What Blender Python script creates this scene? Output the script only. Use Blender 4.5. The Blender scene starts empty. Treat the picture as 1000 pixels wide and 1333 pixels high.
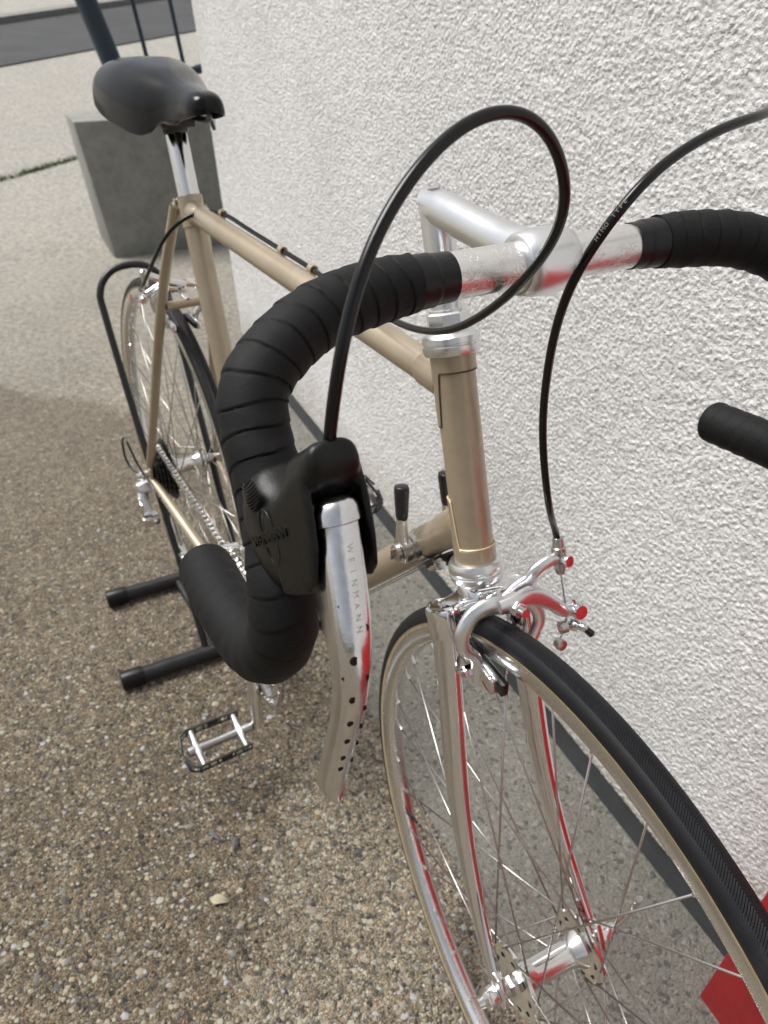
import bpy, bmesh, math, random
import numpy as np
from mathutils import Matrix, Vector

random.seed(4)
rng = np.random.default_rng(7)
D = bpy.data
scene = bpy.context.scene
COL = scene.collection

# ------------------------------------------------------------------ camera
cam_d = D.cameras.new('camera')
cam = D.objects.new('camera', cam_d)
COL.objects.link(cam)
scene.camera = cam
CR = Vector((0.5104503, 0.8598527, 0.0096884))
CU = Vector((-0.4797169, 0.2753965, 0.8330837))
CB = Vector((0.7136611, -0.4298955, 0.5530621))
CP = Vector((0.2199583, -0.3136714, 1.0484836))
cam.matrix_world = Matrix(((CR.x, CU.x, CB.x, CP.x), (CR.y, CU.y, CB.y, CP.y), (CR.z, CU.z, CB.z, CP.z), (0, 0, 0, 1)))
cam_d.sensor_fit = 'HORIZONTAL'
cam_d.sensor_width = 36
cam_d.lens = 36 * 0.9983
cam_d.clip_start = 0.02
cam_d.clip_end = 600
cam_d.dof.use_dof = True
cam_d.dof.focus_distance = 0.43
cam_d.dof.aperture_fstop = 20

# ------------------------------------------------------------------ light
SUN_EL, SUN_AZ = math.radians(60), math.radians(228)   # azimuth of the sun seen from above, measured from +x
w = D.worlds.new('World'); scene.world = w; w.use_nodes = True
nt = w.node_tree; nt.nodes.clear()
sky = nt.nodes.new('ShaderNodeTexSky'); sky.sky_type = 'NISHITA'; sky.sun_disc = False
sky.sun_elevation = SUN_EL; sky.sun_rotation = math.radians(90) - SUN_AZ
sky.dust_density = 4; sky.air_density = 1.2; sky.ozone_density = 1
hs = nt.nodes.new('ShaderNodeHueSaturation'); hs.inputs['Saturation'].default_value = 0.30
bg = nt.nodes.new('ShaderNodeBackground'); bg.inputs[1].default_value = 0.105
ow = nt.nodes.new('ShaderNodeOutputWorld')
nt.links.new(sky.outputs[0], hs.inputs['Color']); nt.links.new(hs.outputs[0], bg.inputs[0]); nt.links.new(bg.outputs[0], ow.inputs[0])
sd = D.lights.new('sun', 'SUN'); sd.energy = 3.0; sd.angle = math.radians(30); sd.color = (1, .985, .955)
sun = D.objects.new('sun', sd); COL.objects.link(sun)
sdir = Vector((math.cos(SUN_EL) * math.cos(SUN_AZ), math.cos(SUN_EL) * math.sin(SUN_AZ), math.sin(SUN_EL)))
sun.rotation_euler = sdir.to_track_quat('Z', 'Y').to_euler()
sun.location = (0, 0, 6)
scene.view_settings.view_transform = 'Standard'
scene.view_settings.look = 'None'
scene.view_settings.exposure = 0.22
scene.view_settings.gamma = 1
scene.view_settings.use_curve_mapping = False

# ------------------------------------------------------------------ node helpers
def mat(name):
    m = D.materials.new(name); m.use_nodes = True
    n = m.node_tree.nodes; b = n['Principled BSDF']
    return m, n, m.node_tree.links, b
def N(n, t, **k):
    x = n.new(t)
    for a, v in k.items():
        if a in x.inputs.keys() or isinstance(a, int): x.inputs[a].default_value = v
        else: setattr(x, a, v)
    return x
def ramp(n, stops, interp='LINEAR'):
    r = n.new('ShaderNodeValToRGB'); r.color_ramp.interpolation = interp
    e = r.color_ramp.elements
    while len(e) < len(stops): e.new(.5)
    for x, (p, c) in zip(e, stops):
        x.position = p; x.color = (*c, 1) if len(c) == 3 else c
    return r
def math_(n, L, op, a, b=None, c=None):
    x = n.new('ShaderNodeMath'); x.operation = op
    for i, v in enumerate((a, b, c)):
        if v is None: continue
        if isinstance(v, (int, float)): x.inputs[i].default_value = v
        else: L.new(v, x.inputs[i])
    return x.outputs[0]
def mixc(n, L, f, a, b, mode='MIX'):
    x = n.new('ShaderNodeMix'); x.data_type = 'RGBA'; x.blend_type = mode
    for i, v in ((0, f), (6, a), (7, b)):
        if isinstance(v, (int, float)): x.inputs[i].default_value = v
        elif isinstance(v, tuple): x.inputs[i].default_value = (*v, 1)
        else: L.new(v, x.inputs[i])
    return x.outputs[2]
def bump(n, L, b, h, strength=.5, dist=.001, normal=None):
    x = n.new('ShaderNodeBump'); x.inputs['Strength'].default_value = strength; x.inputs['Distance'].default_value = dist
    L.new(h, x.inputs['Height'])
    if normal: L.new(normal, x.inputs['Normal'])
    if b: L.new(x.outputs[0], b.inputs['Normal'])
    return x.outputs[0]
def pos(n): return n.new('ShaderNodeNewGeometry').outputs['Position']

def simple(name, col, rough=.5, metal=0, coat=0, noise=0, nscale=300, bumpd=0, spec=.5, rvar=0, rscale=40):
    m, n, L, b = mat(name)
    b.inputs['Base Color'].default_value = (*col, 1); b.inputs['Roughness'].default_value = rough
    b.inputs['Metallic'].default_value = metal; b.inputs['Coat Weight'].default_value = coat
    b.inputs['Coat Roughness'].default_value = .08
    b.inputs['Specular IOR Level'].default_value = spec
    p = pos(n)
    if noise:
        t = N(n, 'ShaderNodeTexNoise', Scale=nscale * .2, Detail=5, Roughness=.7); L.new(p, t.inputs['Vector'])
        r = ramp(n, [(.3, (1 - noise,) * 3), (.7, (1 + noise * .4,) * 3)]); L.new(t.outputs[0], r.inputs[0])
        L.new(mixc(n, L, 1., col, r.outputs[0], 'MULTIPLY'), b.inputs['Base Color'])
    if rvar:
        t = N(n, 'ShaderNodeTexNoise', Scale=rscale, Detail=6, Roughness=.65); L.new(p, t.inputs['Vector'])
        mr = N(n, 'ShaderNodeMapRange'); L.new(t.outputs[0], mr.inputs[0])
        mr.inputs[1].default_value = .35; mr.inputs[2].default_value = .7
        mr.inputs[3].default_value = max(.02, rough - rvar); mr.inputs[4].default_value = rough + rvar
        L.new(mr.outputs[0], b.inputs['Roughness'])
    if bumpd:
        t = N(n, 'ShaderNodeTexNoise', Scale=nscale, Detail=4, Roughness=.6); L.new(p, t.inputs['Vector'])
        bump(n, L, b, t.outputs[0], .6, bumpd)
    return m

M = {}
M['chrome'] = simple('polished_chrome', (.80, .80, .81), .06, 1, rvar=.04, rscale=60)
M['alu'] = simple('polished_alloy', (.80, .79, .77), .16, 1, rvar=.06, rscale=60)
M['alu_lever'] = simple('worn_alloy', (.74, .74, .745), .17, 1, rvar=.09, rscale=120, noise=.12, nscale=700, bumpd=.00009)
M['satin'] = simple('satin_alloy', (.80, .81, .82), .32, 1, rvar=.05, rscale=40)
M['cast'] = simple('cast_alloy', (.42, .42, .42), .40, 1, rvar=.05)
M['steel'] = simple('plain_steel', (.52, .51, .49), .28, 1, rvar=.08)
M['spoke'] = simple('spoke_steel', (.52, .50, .48), .26, 1)
M['dark_steel'] = simple('oily_steel', (.045, .043, .04), .4, .7, rvar=.1)
M['rubber'] = simple('black_rubber', (.006, .006, .0058), .38, 0, nscale=900, bumpd=.00015, rvar=.08, rscale=70, noise=.3, spec=.28)
M['plastic'] = simple('black_plastic', (.012, .012, .013), .25, 0, rvar=.06)
M['cable'] = simple('black_cable_sleeve', (.004, .004, .0045), .22, 0, coat=.0, rvar=.05, rscale=60, spec=.35)
M['tape2'] = simple('glossy_finishing_tape', (.007, .007, .008), .36, 0, nscale=160, bumpd=.0004, spec=.35)
M['bluesteel'] = simple('blue_painted_steel', (.018, .035, .06), .45, .0, coat=.2, noise=.25)
M['blackpaint'] = simple('black_painted_steel', (.012, .012, .014), .38, 0, rvar=.1, noise=.3, nscale=200)
M['saddle'] = simple('worn_black_vinyl', (.003, .0032, .0038), .17, 0, nscale=300, bumpd=.00015, rvar=.05, rscale=18, spec=.20, coat=.06)
M['gold_line'] = simple('gold_pinstripe', (.75, .60, .36), .35, .2)
M['lug_line'] = simple('dark_lug_edge', (.10, .065, .03), .6)  # dark brown line along the upper lug border
M['tan'] = simple('tan_sidewall', (.40, .31, .18), .75, 0, noise=.25, nscale=400)
M['rim'] = simple('rim_alloy', (.76, .76, .75), .24, 1, rvar=.08, rscale=50)
M['red'] = simple('red_painted_metal', (.42, .014, .018), .42, 0, noise=.12, nscale=60, rvar=.05)
M['orange'] = simple('orange_reflector', (.65, .12, .01), .3)
M['post'] = simple('concrete', (.27, .27, .245), .85, 0, noise=.28, nscale=60, bumpd=.002)
M['plinth'] = simple('grey_plinth_paint', (.050, .054, .057), .7, 0, noise=.3, nscale=90, bumpd=.0012)
M['leaf'] = simple('dry_leaf', (.40, .36, .25), .7, noise=.3, nscale=200)
M['slate'] = simple('slate_chip', (.11, .105, .11), .7, noise=.3, nscale=200)
M['weed'] = simple('weed_green', (.07, .12, .025), .7)
M['hole_shade'] = simple('dark_hole', (.004, .004, .004), .9)  # near-black colour stands in for the shade inside holes
M['print'] = simple('white_print', (.22, .22, .22), .6)

# champagne paint
m, n, L, b = mat('champagne_paint'); M['paint'] = m
t = N(n, 'ShaderNodeTexNoise', Scale=14., Detail=6, Roughness=.7); L.new(pos(n), t.inputs['Vector'])
r = ramp(n, [(.3, (.37, .30, .21)), (.55, (.44, .365, .262)), (.8, (.48, .405, .30))]); L.new(t.outputs[0], r.inputs[0])
t2 = N(n, 'ShaderNodeTexNoise', Scale=170., Detail=3); L.new(pos(n), t2.inputs['Vector'])
r2 = ramp(n, [(.22, (.4, .35, .3)), (.26, (1, 1, 1))]); L.new(t2.outputs[0], r2.inputs[0])
L.new(mixc(n, L, 1., r.outputs[0], r2.outputs[0], 'MULTIPLY'), b.inputs['Base Color'])
b.inputs['Metallic'].default_value = .55; b.inputs['Roughness'].default_value = .38
b.inputs['Coat Weight'].default_value = .35; b.inputs['Coat Roughness'].default_value = .15
fl = N(n, 'ShaderNodeTexNoise', Scale=2500., Detail=1); L.new(pos(n), fl.inputs['Vector'])
bump(n, L, b, fl.outputs[0], .25, .0001)

# cloth-like handlebar tape
m, n, L, b = mat('cork_bar_tape'); M['tape'] = m
b.inputs['Base Color'].default_value = (.0060, .0060, .0063, 1); b.inputs['Roughness'].default_value = .62
b.inputs['Sheen Weight'].default_value = .0; b.inputs['Sheen Roughness'].default_value = .4; b.inputs['Specular IOR Level'].default_value = .24
t = N(n, 'ShaderNodeTexNoise', Scale=2600., Detail=2, Roughness=.7); L.new(pos(n), t.inputs['Vector'])
t2 = N(n, 'ShaderNodeTexNoise', Scale=240., Detail=5, Roughness=.7); L.new(pos(n), t2.inputs['Vector'])
bump(n, L, b, math_(n, L, 'ADD', t.outputs[0], math_(n, L, 'MULTIPLY', t2.outputs[0], 1.6)), .8, .00022)

# tyre tread
m, n, L, b = mat('tyre_rubber'); M['tyre'] = m
uv = n.new('ShaderNodeUVMap'); sx = n.new('ShaderNodeSeparateXYZ'); L.new(uv.outputs[0], sx.inputs[0])
U, V = sx.outputs[0], sx.outputs[1]      # metres along the tyre, metres from the centre line
av = math_(n, L, 'ABSOLUTE', V)
ph = math_(n, L, 'ADD', math_(n, L, 'MULTIPLY', U, 3000.), math_(n, L, 'MULTIPLY', av, 2600.))
ch = math_(n, L, 'SINE', ph)
ctr = ramp(n, [(.0, (1, 1, 1)), (.62, (1, 1, 1)), (.72, (.12,) * 3), (1, (0, 0, 0))]); L.new(math_(n, L, 'MULTIPLY', av, 100.), ctr.inputs[0])
rib = math_(n, L, 'SINE', math_(n, L, 'MULTIPLY', V, 5200.))
h = math_(n, L, 'ADD', math_(n, L, 'MULTIPLY', ch, ctr.outputs[0]), math_(n, L, 'MULTIPLY', rib, .15))
b.inputs['Roughness'].default_value = .5; b.inputs['Specular IOR Level'].default_value = .3
bn = bump(n, L, b, h, 1., .00040)
t = N(n, 'ShaderNodeTexNoise', Scale=22., Detail=7, Roughness=.7); L.new(pos(n), t.inputs['Vector'])
r = ramp(n, [(.3, (.006, .0065, .008)), (.6, (.010, .011, .014)), (.80, (.035, .033, .03))]); L.new(t.outputs[0], r.inputs[0])
L.new(r.outputs[0], b.inputs['Base Color'])

# engraved handlebar sleeve
m, n, L, b = mat('engraved_alloy'); M['engraved'] = m
b.inputs['Base Color'].default_value = (.83, .82, .81, 1); b.inputs['Metallic'].default_value = 1; b.inputs['Roughness'].default_value = .33
v = N(n, 'ShaderNodeTexVoronoi', Scale=260., feature='DISTANCE_TO_EDGE'); 
tn = N(n, 'ShaderNodeTexNoise', Scale=120., Detail=3); L.new(pos(n), tn.inputs['Vector'])
L.new(mixc(n, L, .012, pos(n), tn.outputs[1]), v.inputs['Vector'])
r = ramp(n, [(.0, (0, 0, 0)), (.10, (1, 1, 1))]); L.new(v.outputs[0], r.inputs[0])
mk = N(n, 'ShaderNodeTexNoise', Scale=75., Detail=2); L.new(pos(n), mk.inputs['Vector'])
mr = ramp(n, [(.46, (0, 0, 0)), (.52, (1, 1, 1))]); L.new(mk.outputs[0], mr.inputs[0])
uvn = n.new('ShaderNodeUVMap'); sx = n.new('ShaderNodeSeparateXYZ'); L.new(uvn.outputs[0], sx.inputs[0])
band = ramp(n, [(.0, (0, 0, 0)), (.30, (0, 0, 0)), (.33, (1, 1, 1)), (.92, (1, 1, 1)), (1, (0, 0, 0))])
L.new(math_(n, L, 'MULTIPLY', math_(n, L, 'ABSOLUTE', math_(n, L, 'SUBTRACT', sx.outputs[0], .06)), 16.), band.inputs[0])
f = math_(n, L, 'MULTIPLY', mr.outputs[0], band.outputs[0])
hh = math_(n, L, 'SUBTRACT', 1., math_(n, L, 'MULTIPLY', math_(n, L, 'SUBTRACT', 1., r.outputs[0]), f))
bump(n, L, b, hh, .6, .00022)

# stucco: fine relief only; the large relief is mesh
m, n, L, b = mat('white_stucco'); M['stucco'] = m
t = N(n, 'ShaderNodeTexNoise', Scale=1.3, Detail=5, Roughness=.6); L.new(pos(n), t.inputs['Vector'])
r = ramp(n, [(.3, (.70, .695, .69)), (.7, (.78, .775, .77))]); L.new(t.outputs[0], r.inputs[0])
t3 = N(n, 'ShaderNodeTexNoise', Scale=130., Detail=4, Roughness=.7); L.new(pos(n), t3.inputs['Vector'])
r3 = ramp(n, [(.34, (.66, .65, .63)), (.47, (1, 1, 1))]); L.new(t3.outputs[0], r3.inputs[0])
cw = mixc(n, L, .8, r.outputs[0], r3.outputs[0], 'MULTIPLY')
# splash dirt low on the wall and faint streaks
sxw = n.new('ShaderNodeSeparateXYZ'); L.new(pos(n), sxw.inputs[0])
tw = N(n, 'ShaderNodeTexNoise', Scale=9., Detail=6, Roughness=.7); L.new(pos(n), tw.inputs['Vector'])
zz = math_(n, L, 'ADD', sxw.outputs[2], math_(n, L, 'MULTIPLY', tw.outputs[0], -.16))
dr = ramp(n, [(.0, (.80, .78, .73)), (.12, (1, 1, 1))]); L.new(zz, dr.inputs[0])
tw2 = N(n, 'ShaderNodeTexNoise', Scale=3.5, Detail=7, Roughness=.7); L.new(pos(n), tw2.inputs['Vector'])
dr2 = ramp(n, [(.30, (.90, .89, .87)), (.5, (1, 1, 1))]); L.new(tw2.outputs[0], dr2.inputs[0])
L.new(mixc(n, L, 1., mixc(n, L, 1., cw, dr.outputs[0], 'MULTIPLY'), dr2.outputs[0], 'MULTIPLY'), b.inputs['Base Color'])
b.inputs['Roughness'].default_value = .9
t2 = N(n, 'ShaderNodeTexNoise', Scale=230., Detail=6, Roughness=.62); L.new(pos(n), t2.inputs['Vector'])
wv = N(n, 'ShaderNodeTexNoise', Scale=190., Detail=2); L.new(pos(n), wv.inputs['Vector'])
vg = N(n, 'ShaderNodeTexVoronoi', Scale=165., Randomness=1.); L.new(mixc(n, L, .008, pos(n), wv.outputs[1]), vg.inputs['Vector'])
gr = ramp(n, [(.0, (1, 1, 1)), (.75, (0, 0, 0))]); gr.color_ramp.interpolation = 'EASE'; L.new(vg.outputs['Distance'], gr.inputs[0])
bump(n, L, b, math_(n, L, 'ADD', math_(n, L, 'MULTIPLY', t2.outputs[0], 1.1), math_(n, L, 'MULTIPLY', gr.outputs[0], .75)), .8, .0026)

# ground: exposed aggregate
def aggregate(name, cols, sc=150., gap=(.42, .38, .32), bd=.003, far=None, stain=False):
    m, n, L, b = mat(name)
    p = pos(n)
    wn = N(n, 'ShaderNodeTexNoise', Scale=60., Detail=2); L.new(p, wn.inputs['Vector'])
    pw = mixc(n, L, .010, p, wn.outputs[1])
    v = N(n, 'ShaderNodeTexVoronoi', Scale=sc); L.new(pw, v.inputs['Vector'])
    v2 = N(n, 'ShaderNodeTexVoronoi', Scale=sc * 2.1); L.new(pw, v2.inputs['Vector'])
    sp = n.new('ShaderNodeSeparateColor'); L.new(v.outputs['Color'], sp.inputs[0])
    sp2 = n.new('ShaderNodeSeparateColor'); L.new(v2.outputs['Color'], sp2.inputs[0])
    k = len(cols)
    c1 = ramp(n, [(i / k, c) for i, c in enumerate(cols)], 'CONSTANT'); L.new(sp.outputs[0], c1.inputs[0])
    c2 = ramp(n, [(i / k, c) for i, c in enumerate(cols[::-1])], 'CONSTANT'); L.new(sp2.outputs[1], c2.inputs[0])
    pick = ramp(n, [(.0, (0, 0, 0)), (.52, (1, 1, 1))], 'CONSTANT'); L.new(sp.outputs[2], pick.inputs[0])
    c = mixc(n, L, pick.outputs[0], c1.outputs[0], c2.outputs[0])
    dd = ramp(n, [(.25, (1, 1, 1)), (.8, gap)]); L.new(v2.outputs['Distance'], dd.inputs[0])
    L.new(math_(n, L, 'MULTIPLY', v2.outputs['Distance'], 1.), dd.inputs[0])
    c = mixc(n, L, 1., c, dd.outputs[0], 'MULTIPLY')
    big = N(n, 'ShaderNodeTexNoise', Scale=2.2, Detail=6, Roughness=.62); L.new(p, big.inputs['Vector'])
    br = ramp(n, [(.32, (.74, .72, .70)), (.62, (1.08, 1.07, 1.05))]); L.new(big.outputs[0], br.inputs[0])
    c = mixc(n, L, 1., c, br.outputs[0], 'MULTIPLY')
    sk = N(n, 'ShaderNodeTexNoise', Scale=42., Detail=6, Roughness=.75); L.new(p, sk.inputs['Vector'])
    skr = ramp(n, [(.38, (.60, .585, .56)), (.5, (1, 1, 1)), (.62, (1.3, 1.28, 1.24))]); L.new(sk.outputs[0], skr.inputs[0])
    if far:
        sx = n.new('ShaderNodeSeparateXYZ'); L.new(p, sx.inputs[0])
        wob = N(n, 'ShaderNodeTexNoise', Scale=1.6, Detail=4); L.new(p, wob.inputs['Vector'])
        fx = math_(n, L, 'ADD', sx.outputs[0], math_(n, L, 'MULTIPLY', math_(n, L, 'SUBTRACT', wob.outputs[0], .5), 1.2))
        # paving colour pales up the drive: far sunlight and near shade painted in
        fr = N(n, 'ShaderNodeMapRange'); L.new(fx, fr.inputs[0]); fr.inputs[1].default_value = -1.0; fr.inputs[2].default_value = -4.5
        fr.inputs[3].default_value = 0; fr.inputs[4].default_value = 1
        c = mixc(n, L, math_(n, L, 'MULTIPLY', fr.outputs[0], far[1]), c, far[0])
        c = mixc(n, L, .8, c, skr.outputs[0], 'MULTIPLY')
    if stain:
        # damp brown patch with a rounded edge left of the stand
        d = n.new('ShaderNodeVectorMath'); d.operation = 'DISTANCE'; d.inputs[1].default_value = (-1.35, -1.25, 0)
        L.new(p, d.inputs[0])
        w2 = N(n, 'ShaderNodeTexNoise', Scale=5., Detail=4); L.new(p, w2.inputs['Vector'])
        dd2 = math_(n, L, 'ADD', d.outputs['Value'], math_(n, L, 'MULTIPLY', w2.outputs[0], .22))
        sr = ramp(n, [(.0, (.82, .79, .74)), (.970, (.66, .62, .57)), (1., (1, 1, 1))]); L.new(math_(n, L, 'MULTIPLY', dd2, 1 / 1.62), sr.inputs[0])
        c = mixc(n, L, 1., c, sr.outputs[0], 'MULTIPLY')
    L.new(c, b.inputs['Base Color']); b.inputs['Roughness'].default_value = .75
    inv = math_(n, L, 'SUBTRACT', 1., v2.outputs['Distance'])
    inv2 = math_(n, L, 'SUBTRACT', 1., v.outputs['Distance'])
    fn = N(n, 'ShaderNodeTexNoise', Scale=500., Detail=4); L.new(p, fn.inputs['Vector'])
    hsum = math_(n, L, 'ADD', math_(n, L, 'ADD', inv, math_(n, L, 'MULTIPLY', inv2, .9)), math_(n, L, 'MULTIPLY', fn.outputs[0], .5))
    bump(n, L, b, hsum, .9, bd)
    return m
AG = [(0.419, 0.361, 0.269), (0.256, 0.224, 0.177), (0.509, 0.446, 0.342), (0.148, 0.141, 0.128), (0.378, 0.324, 0.245), (0.083, 0.082, 0.081), (0.466, 0.409, 0.319), (0.309, 0.265, 0.204), (0.647, 0.632, 0.545), (0.189, 0.182, 0.164), (0.366, 0.318, 0.243), (0.227, 0.202, 0.16), (0.462, 0.362, 0.242), (0.341, 0.303, 0.238)]
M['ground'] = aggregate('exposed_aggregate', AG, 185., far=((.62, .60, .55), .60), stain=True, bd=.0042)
GR = [(.225, .22, .195), (.21, .205, .18), (.235, .228, .20), (.115, .115, .105), (.22, .212, .186), (.23, .222, .197), (.30, .29, .26), (.215, .21, .19)]
M['strip'] = aggregate('grey_concrete', GR, 165., gap=(.72, .71, .69), bd=.0016)
M['asphalt'] = aggregate('asphalt', [(.055, .057, .06), (.075, .077, .08), (.065, .066, .07)], 120., gap=(.8, .8, .8), bd=.002)
m, n, L, b = mat('pebble'); M['pebble'] = m
gi = n.new('ShaderNodeNewGeometry')
r = ramp(n, [(i / len(AG), tuple(min(.30, v * .66) for v in c)) for i, c in enumerate(AG)], 'CONSTANT'); L.new(gi.outputs['Random Per Island'], r.inputs[0])
L.new(r.outputs[0], b.inputs['Base Color']); b.inputs['Roughness'].default_value = .6
t = N(n, 'ShaderNodeTexNoise', Scale=700., Detail=4); L.new(gi.outputs['Position'], t.inputs['Vector']); bump(n, L, b, t.outputs[0], .5, .0006)

# ------------------------------------------------------------------ mesh helpers
def V3(p): return np.asarray(p, float)
class MB:
    def __init__(s): s.v = []; s.f = []; s.n = 0
    def add(s, v, f):
        v = np.asarray(v, float).reshape(-1, 3); s.v.append(v); s.f += [tuple(i + s.n for i in q) for q in f]; s.n += len(v); return s
    def mesh(s, name, T=None):
        v = np.concatenate(s.v)
        me = D.meshes.new(name)
        if T is not None:
            A = np.array(T); v = v @ A[:3, :3].T + A[:3, 3]
        me.from_pydata(v.tolist(), [], s.f); me.update(); return me
def norm(a): a = np.asarray(a, float); return a / (np.linalg.norm(a) + 1e-12)
def catmull(P, k=8, closed=False):
    P = np.asarray(P, float); n = len(P); out = []
    for i in range(n - 1):
        p0 = P[i - 1] if i > 0 else 2 * P[0] - P[1]; p1, p2 = P[i], P[i + 1]
        p3 = P[i + 2] if i + 2 < n else 2 * P[-1] - P[-2]
        for t in np.arange(k) / k:
            out.append(.5 * ((2 * p1) + (-p0 + p2) * t + (2 * p0 - 5 * p1 + 4 * p2 - p3) * t * t + (-p0 + 3 * p1 - 3 * p2 + p3) * t ** 3))
    out.append(P[-1]); return np.array(out)
def smooth_path(P, w=.022, step=.002):
    Q = catmull(P, 12); d = np.r_[0, np.cumsum(np.linalg.norm(np.diff(Q, axis=0), axis=1))]; t = np.arange(0, d[-1], step)
    Q = np.stack([np.interp(t, d, Q[:, i]) for i in range(3)], -1); out = Q.copy()
    for i in range(len(Q)):
        s_ = min(w, (t[i] - t[0]) / 2 + 1e-6, (t[-1] - t[i]) / 2 + 1e-6); k_ = np.exp(-((t - t[i]) / s_) ** 2); k_[abs(t - t[i]) > min(t[i] - t[0], t[-1] - t[i]) + 1e-9] = 0
        out[i] = (Q * k_[:, None]).sum(0) / k_.sum()
    return out
def frames(P, ref=None):
    T = np.gradient(P, axis=0); T /= np.linalg.norm(T, axis=1)[:, None]
    ref = V3(ref) if ref is not None else (np.array([0, 0, 1.]) if abs(T[0][2]) < .9 else np.array([1., 0, 0]))
    X = [norm(ref - T[0] * (ref @ T[0]))]
    for i in range(1, len(P)): X.append(norm(X[-1] - T[i] * (X[-1] @ T[i])))
    X = np.array(X); return T, X, np.cross(T, X)
def ringfaces(m, n, caps=True, closed=False):
    f = []
    for i in range(m - (0 if closed else 1)):
        a, b_ = i * n, ((i + 1) % m) * n
        for j in range(n):
            k = (j + 1) % n; f.append((a + j, a + k, b_ + k, b_ + j))
    if caps and not closed:
        f.append(tuple(range(n))[::-1]); f.append(tuple((m - 1) * n + j for j in range(n)))
    return f
def tube(P, r, n=16, ref=None, caps=True, r2=None, prof=None):
    P = np.asarray(P, float); m = len(P); T, X, Y = frames(P, ref)
    r = np.broadcast_to(np.asarray(r, float), (m,)); r2 = r if r2 is None else np.broadcast_to(np.asarray(r2, float), (m,))
    th = np.linspace(0, 2 * np.pi, n, endpoint=False)
    c, s = np.cos(th), np.sin(th)
    if prof: e = 2 / prof; c = np.sign(c) * abs(c) ** e; s = np.sign(s) * abs(s) ** e
    v = P[:, None] + X[:, None] * (r[:, None] * c)[..., None] + Y[:, None] * (r2[:, None] * s)[..., None]
    return v.reshape(-1, 3), ringfaces(m, n, caps)
def lathe(prof, o, ax, n=32, closed=False, ref=None):
    o, ax = V3(o), norm(ax)
    ref = V3(ref) if ref is not None else (np.array([1., 0, 0]) if abs(ax[0]) < .8 else np.array([0, 0, 1.]))
    X = norm(ref - ax * (ref @ ax)); Y = np.cross(ax, X)
    th = np.linspace(0, 2 * np.pi, n, endpoint=False)
    v = [[o + ax * h + (X * np.cos(t) + Y * np.sin(t)) * r for t in th] for h, r in prof]
    return np.array(v).reshape(-1, 3), ringfaces(len(prof), n, not closed, closed)
def loft(rings, caps=True):
    rings = np.asarray(rings, float); return rings.reshape(-1, 3), ringfaces(len(rings), rings.shape[1], caps)
def prism(poly, o, X, Y, t):
    """poly extruded by t along X x Y, centred"""
    X, Y = norm(X), norm(Y); Z = np.cross(X, Y); o = V3(o); n = len(poly)
    v = [o + X * a + Y * b_ - Z * t / 2 for a, b_ in poly] + [o + X * a + Y * b_ + Z * t / 2 for a, b_ in poly]
    f = [tuple(range(n))[::-1], tuple(range(n, 2 * n))] + [(i, (i + 1) % n, n + (i + 1) % n, n + i) for i in range(n)]
    return v, f
def boxv(c, s, X=(1, 0, 0), Y=(0, 1, 0)):
    a, b_, t = s[0] / 2, s[1] / 2, s[2]
    return prism([(-a, -b_), (a, -b_), (a, b_), (-a, b_)], c, X, Y, t)
def obj(name, me, m, parent=None, sharp=35, bev=0, uvs=None, bevseg=2):
    if isinstance(me, MB): me = me.mesh(name)
    if bev:
        bm = bmesh.new(); bm.from_mesh(me)
        bmesh.ops.recalc_face_normals(bm, faces=bm.faces)
        es = [e for e in bm.edges if len(e.link_faces) == 2 and e.calc_face_angle(0) > math.radians(30)]
        bmesh.ops.bevel(bm, geom=es, offset=bev, segments=bevseg, affect='EDGES', profile=.5)
        bm.to_mesh(me); bm.free()
    else:
        bm = bmesh.new(); bm.from_mesh(me); bmesh.ops.recalc_face_normals(bm, faces=bm.faces); bm.to_mesh(me); bm.free()
    me.polygons.foreach_set('use_smooth', [True] * len(me.polygons)); me.set_sharp_from_angle(angle=math.radians(sharp))
    me.materials.clear(); me.materials.append(M[m])
    o = D.objects.new(name, me); COL.objects.link(o)
    if parent: o.parent = parent
    return o
def empty(name, parent=None, mw=None):
    o = D.objects.new(name, None); COL.objects.link(o); o.empty_display_size = .05
    if parent: o.parent = parent
    if mw is not None: o.matrix_local = mw
    return o
def tag(o, label=None, cat=None, group=None, kind=None):
    if label: o['label'] = label
    if cat: o['category'] = cat
    if group: o['group'] = group
    if kind: o['kind'] = kind
    return o
def mb(*parts):
    x = MB()
    for v, f in parts: x.add(v, f)
    return x
def cyl(p, q, r, n=16, r2=None):
    p, q = V3(p), V3(q); d = q - p; h = np.linalg.norm(d)
    return lathe([(0, r), (h, r if r2 is None else r2)], p, d, n)
def hexa(p, ax, h, r):
    return lathe([(0, r * .9), (h * .12, r), (h * .88, r), (h, r * .9)], p, ax, 6)

# ------------------------------------------------------------------ bicycle frame of reference
WR = .335
ha = 1.2709
AX = np.array([-math.cos(ha), 0, math.sin(ha)]); FW = np.array([math.sin(ha), 0, math.cos(ha)])
FA = np.array([0, 0, WR]); RAKE = .0495
A0 = FA - RAKE * FW
STEER = -.0864
RS = Matrix.Translation(A0) @ Matrix.Rotation(STEER, 4, Vector(AX)) @ Matrix.Translation(-A0)
RSn = np.array(RS)
def S(p):
    p = np.asarray(p, float); return p @ RSn[:3, :3].T + RSn[:3, 3]
HB = A0 + AX * .3791            # head tube bottom
HT = HB + AX * .1622            # head tube top
CRW = HB - AX * .035            # crown reference
CL = np.array([-.114, 0, .927]) # clamp centre, unsteered
def BP(lat, a, off): return S(CRW + np.array([0, lat, 0]) + AX * a + FW * off)
Yv = np.array([0, 1., 0])
LAT = RSn[:3, :3] @ Yv; FWS = RSn[:3, :3] @ FW; AXS = RSn[:3, :3] @ AX
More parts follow.
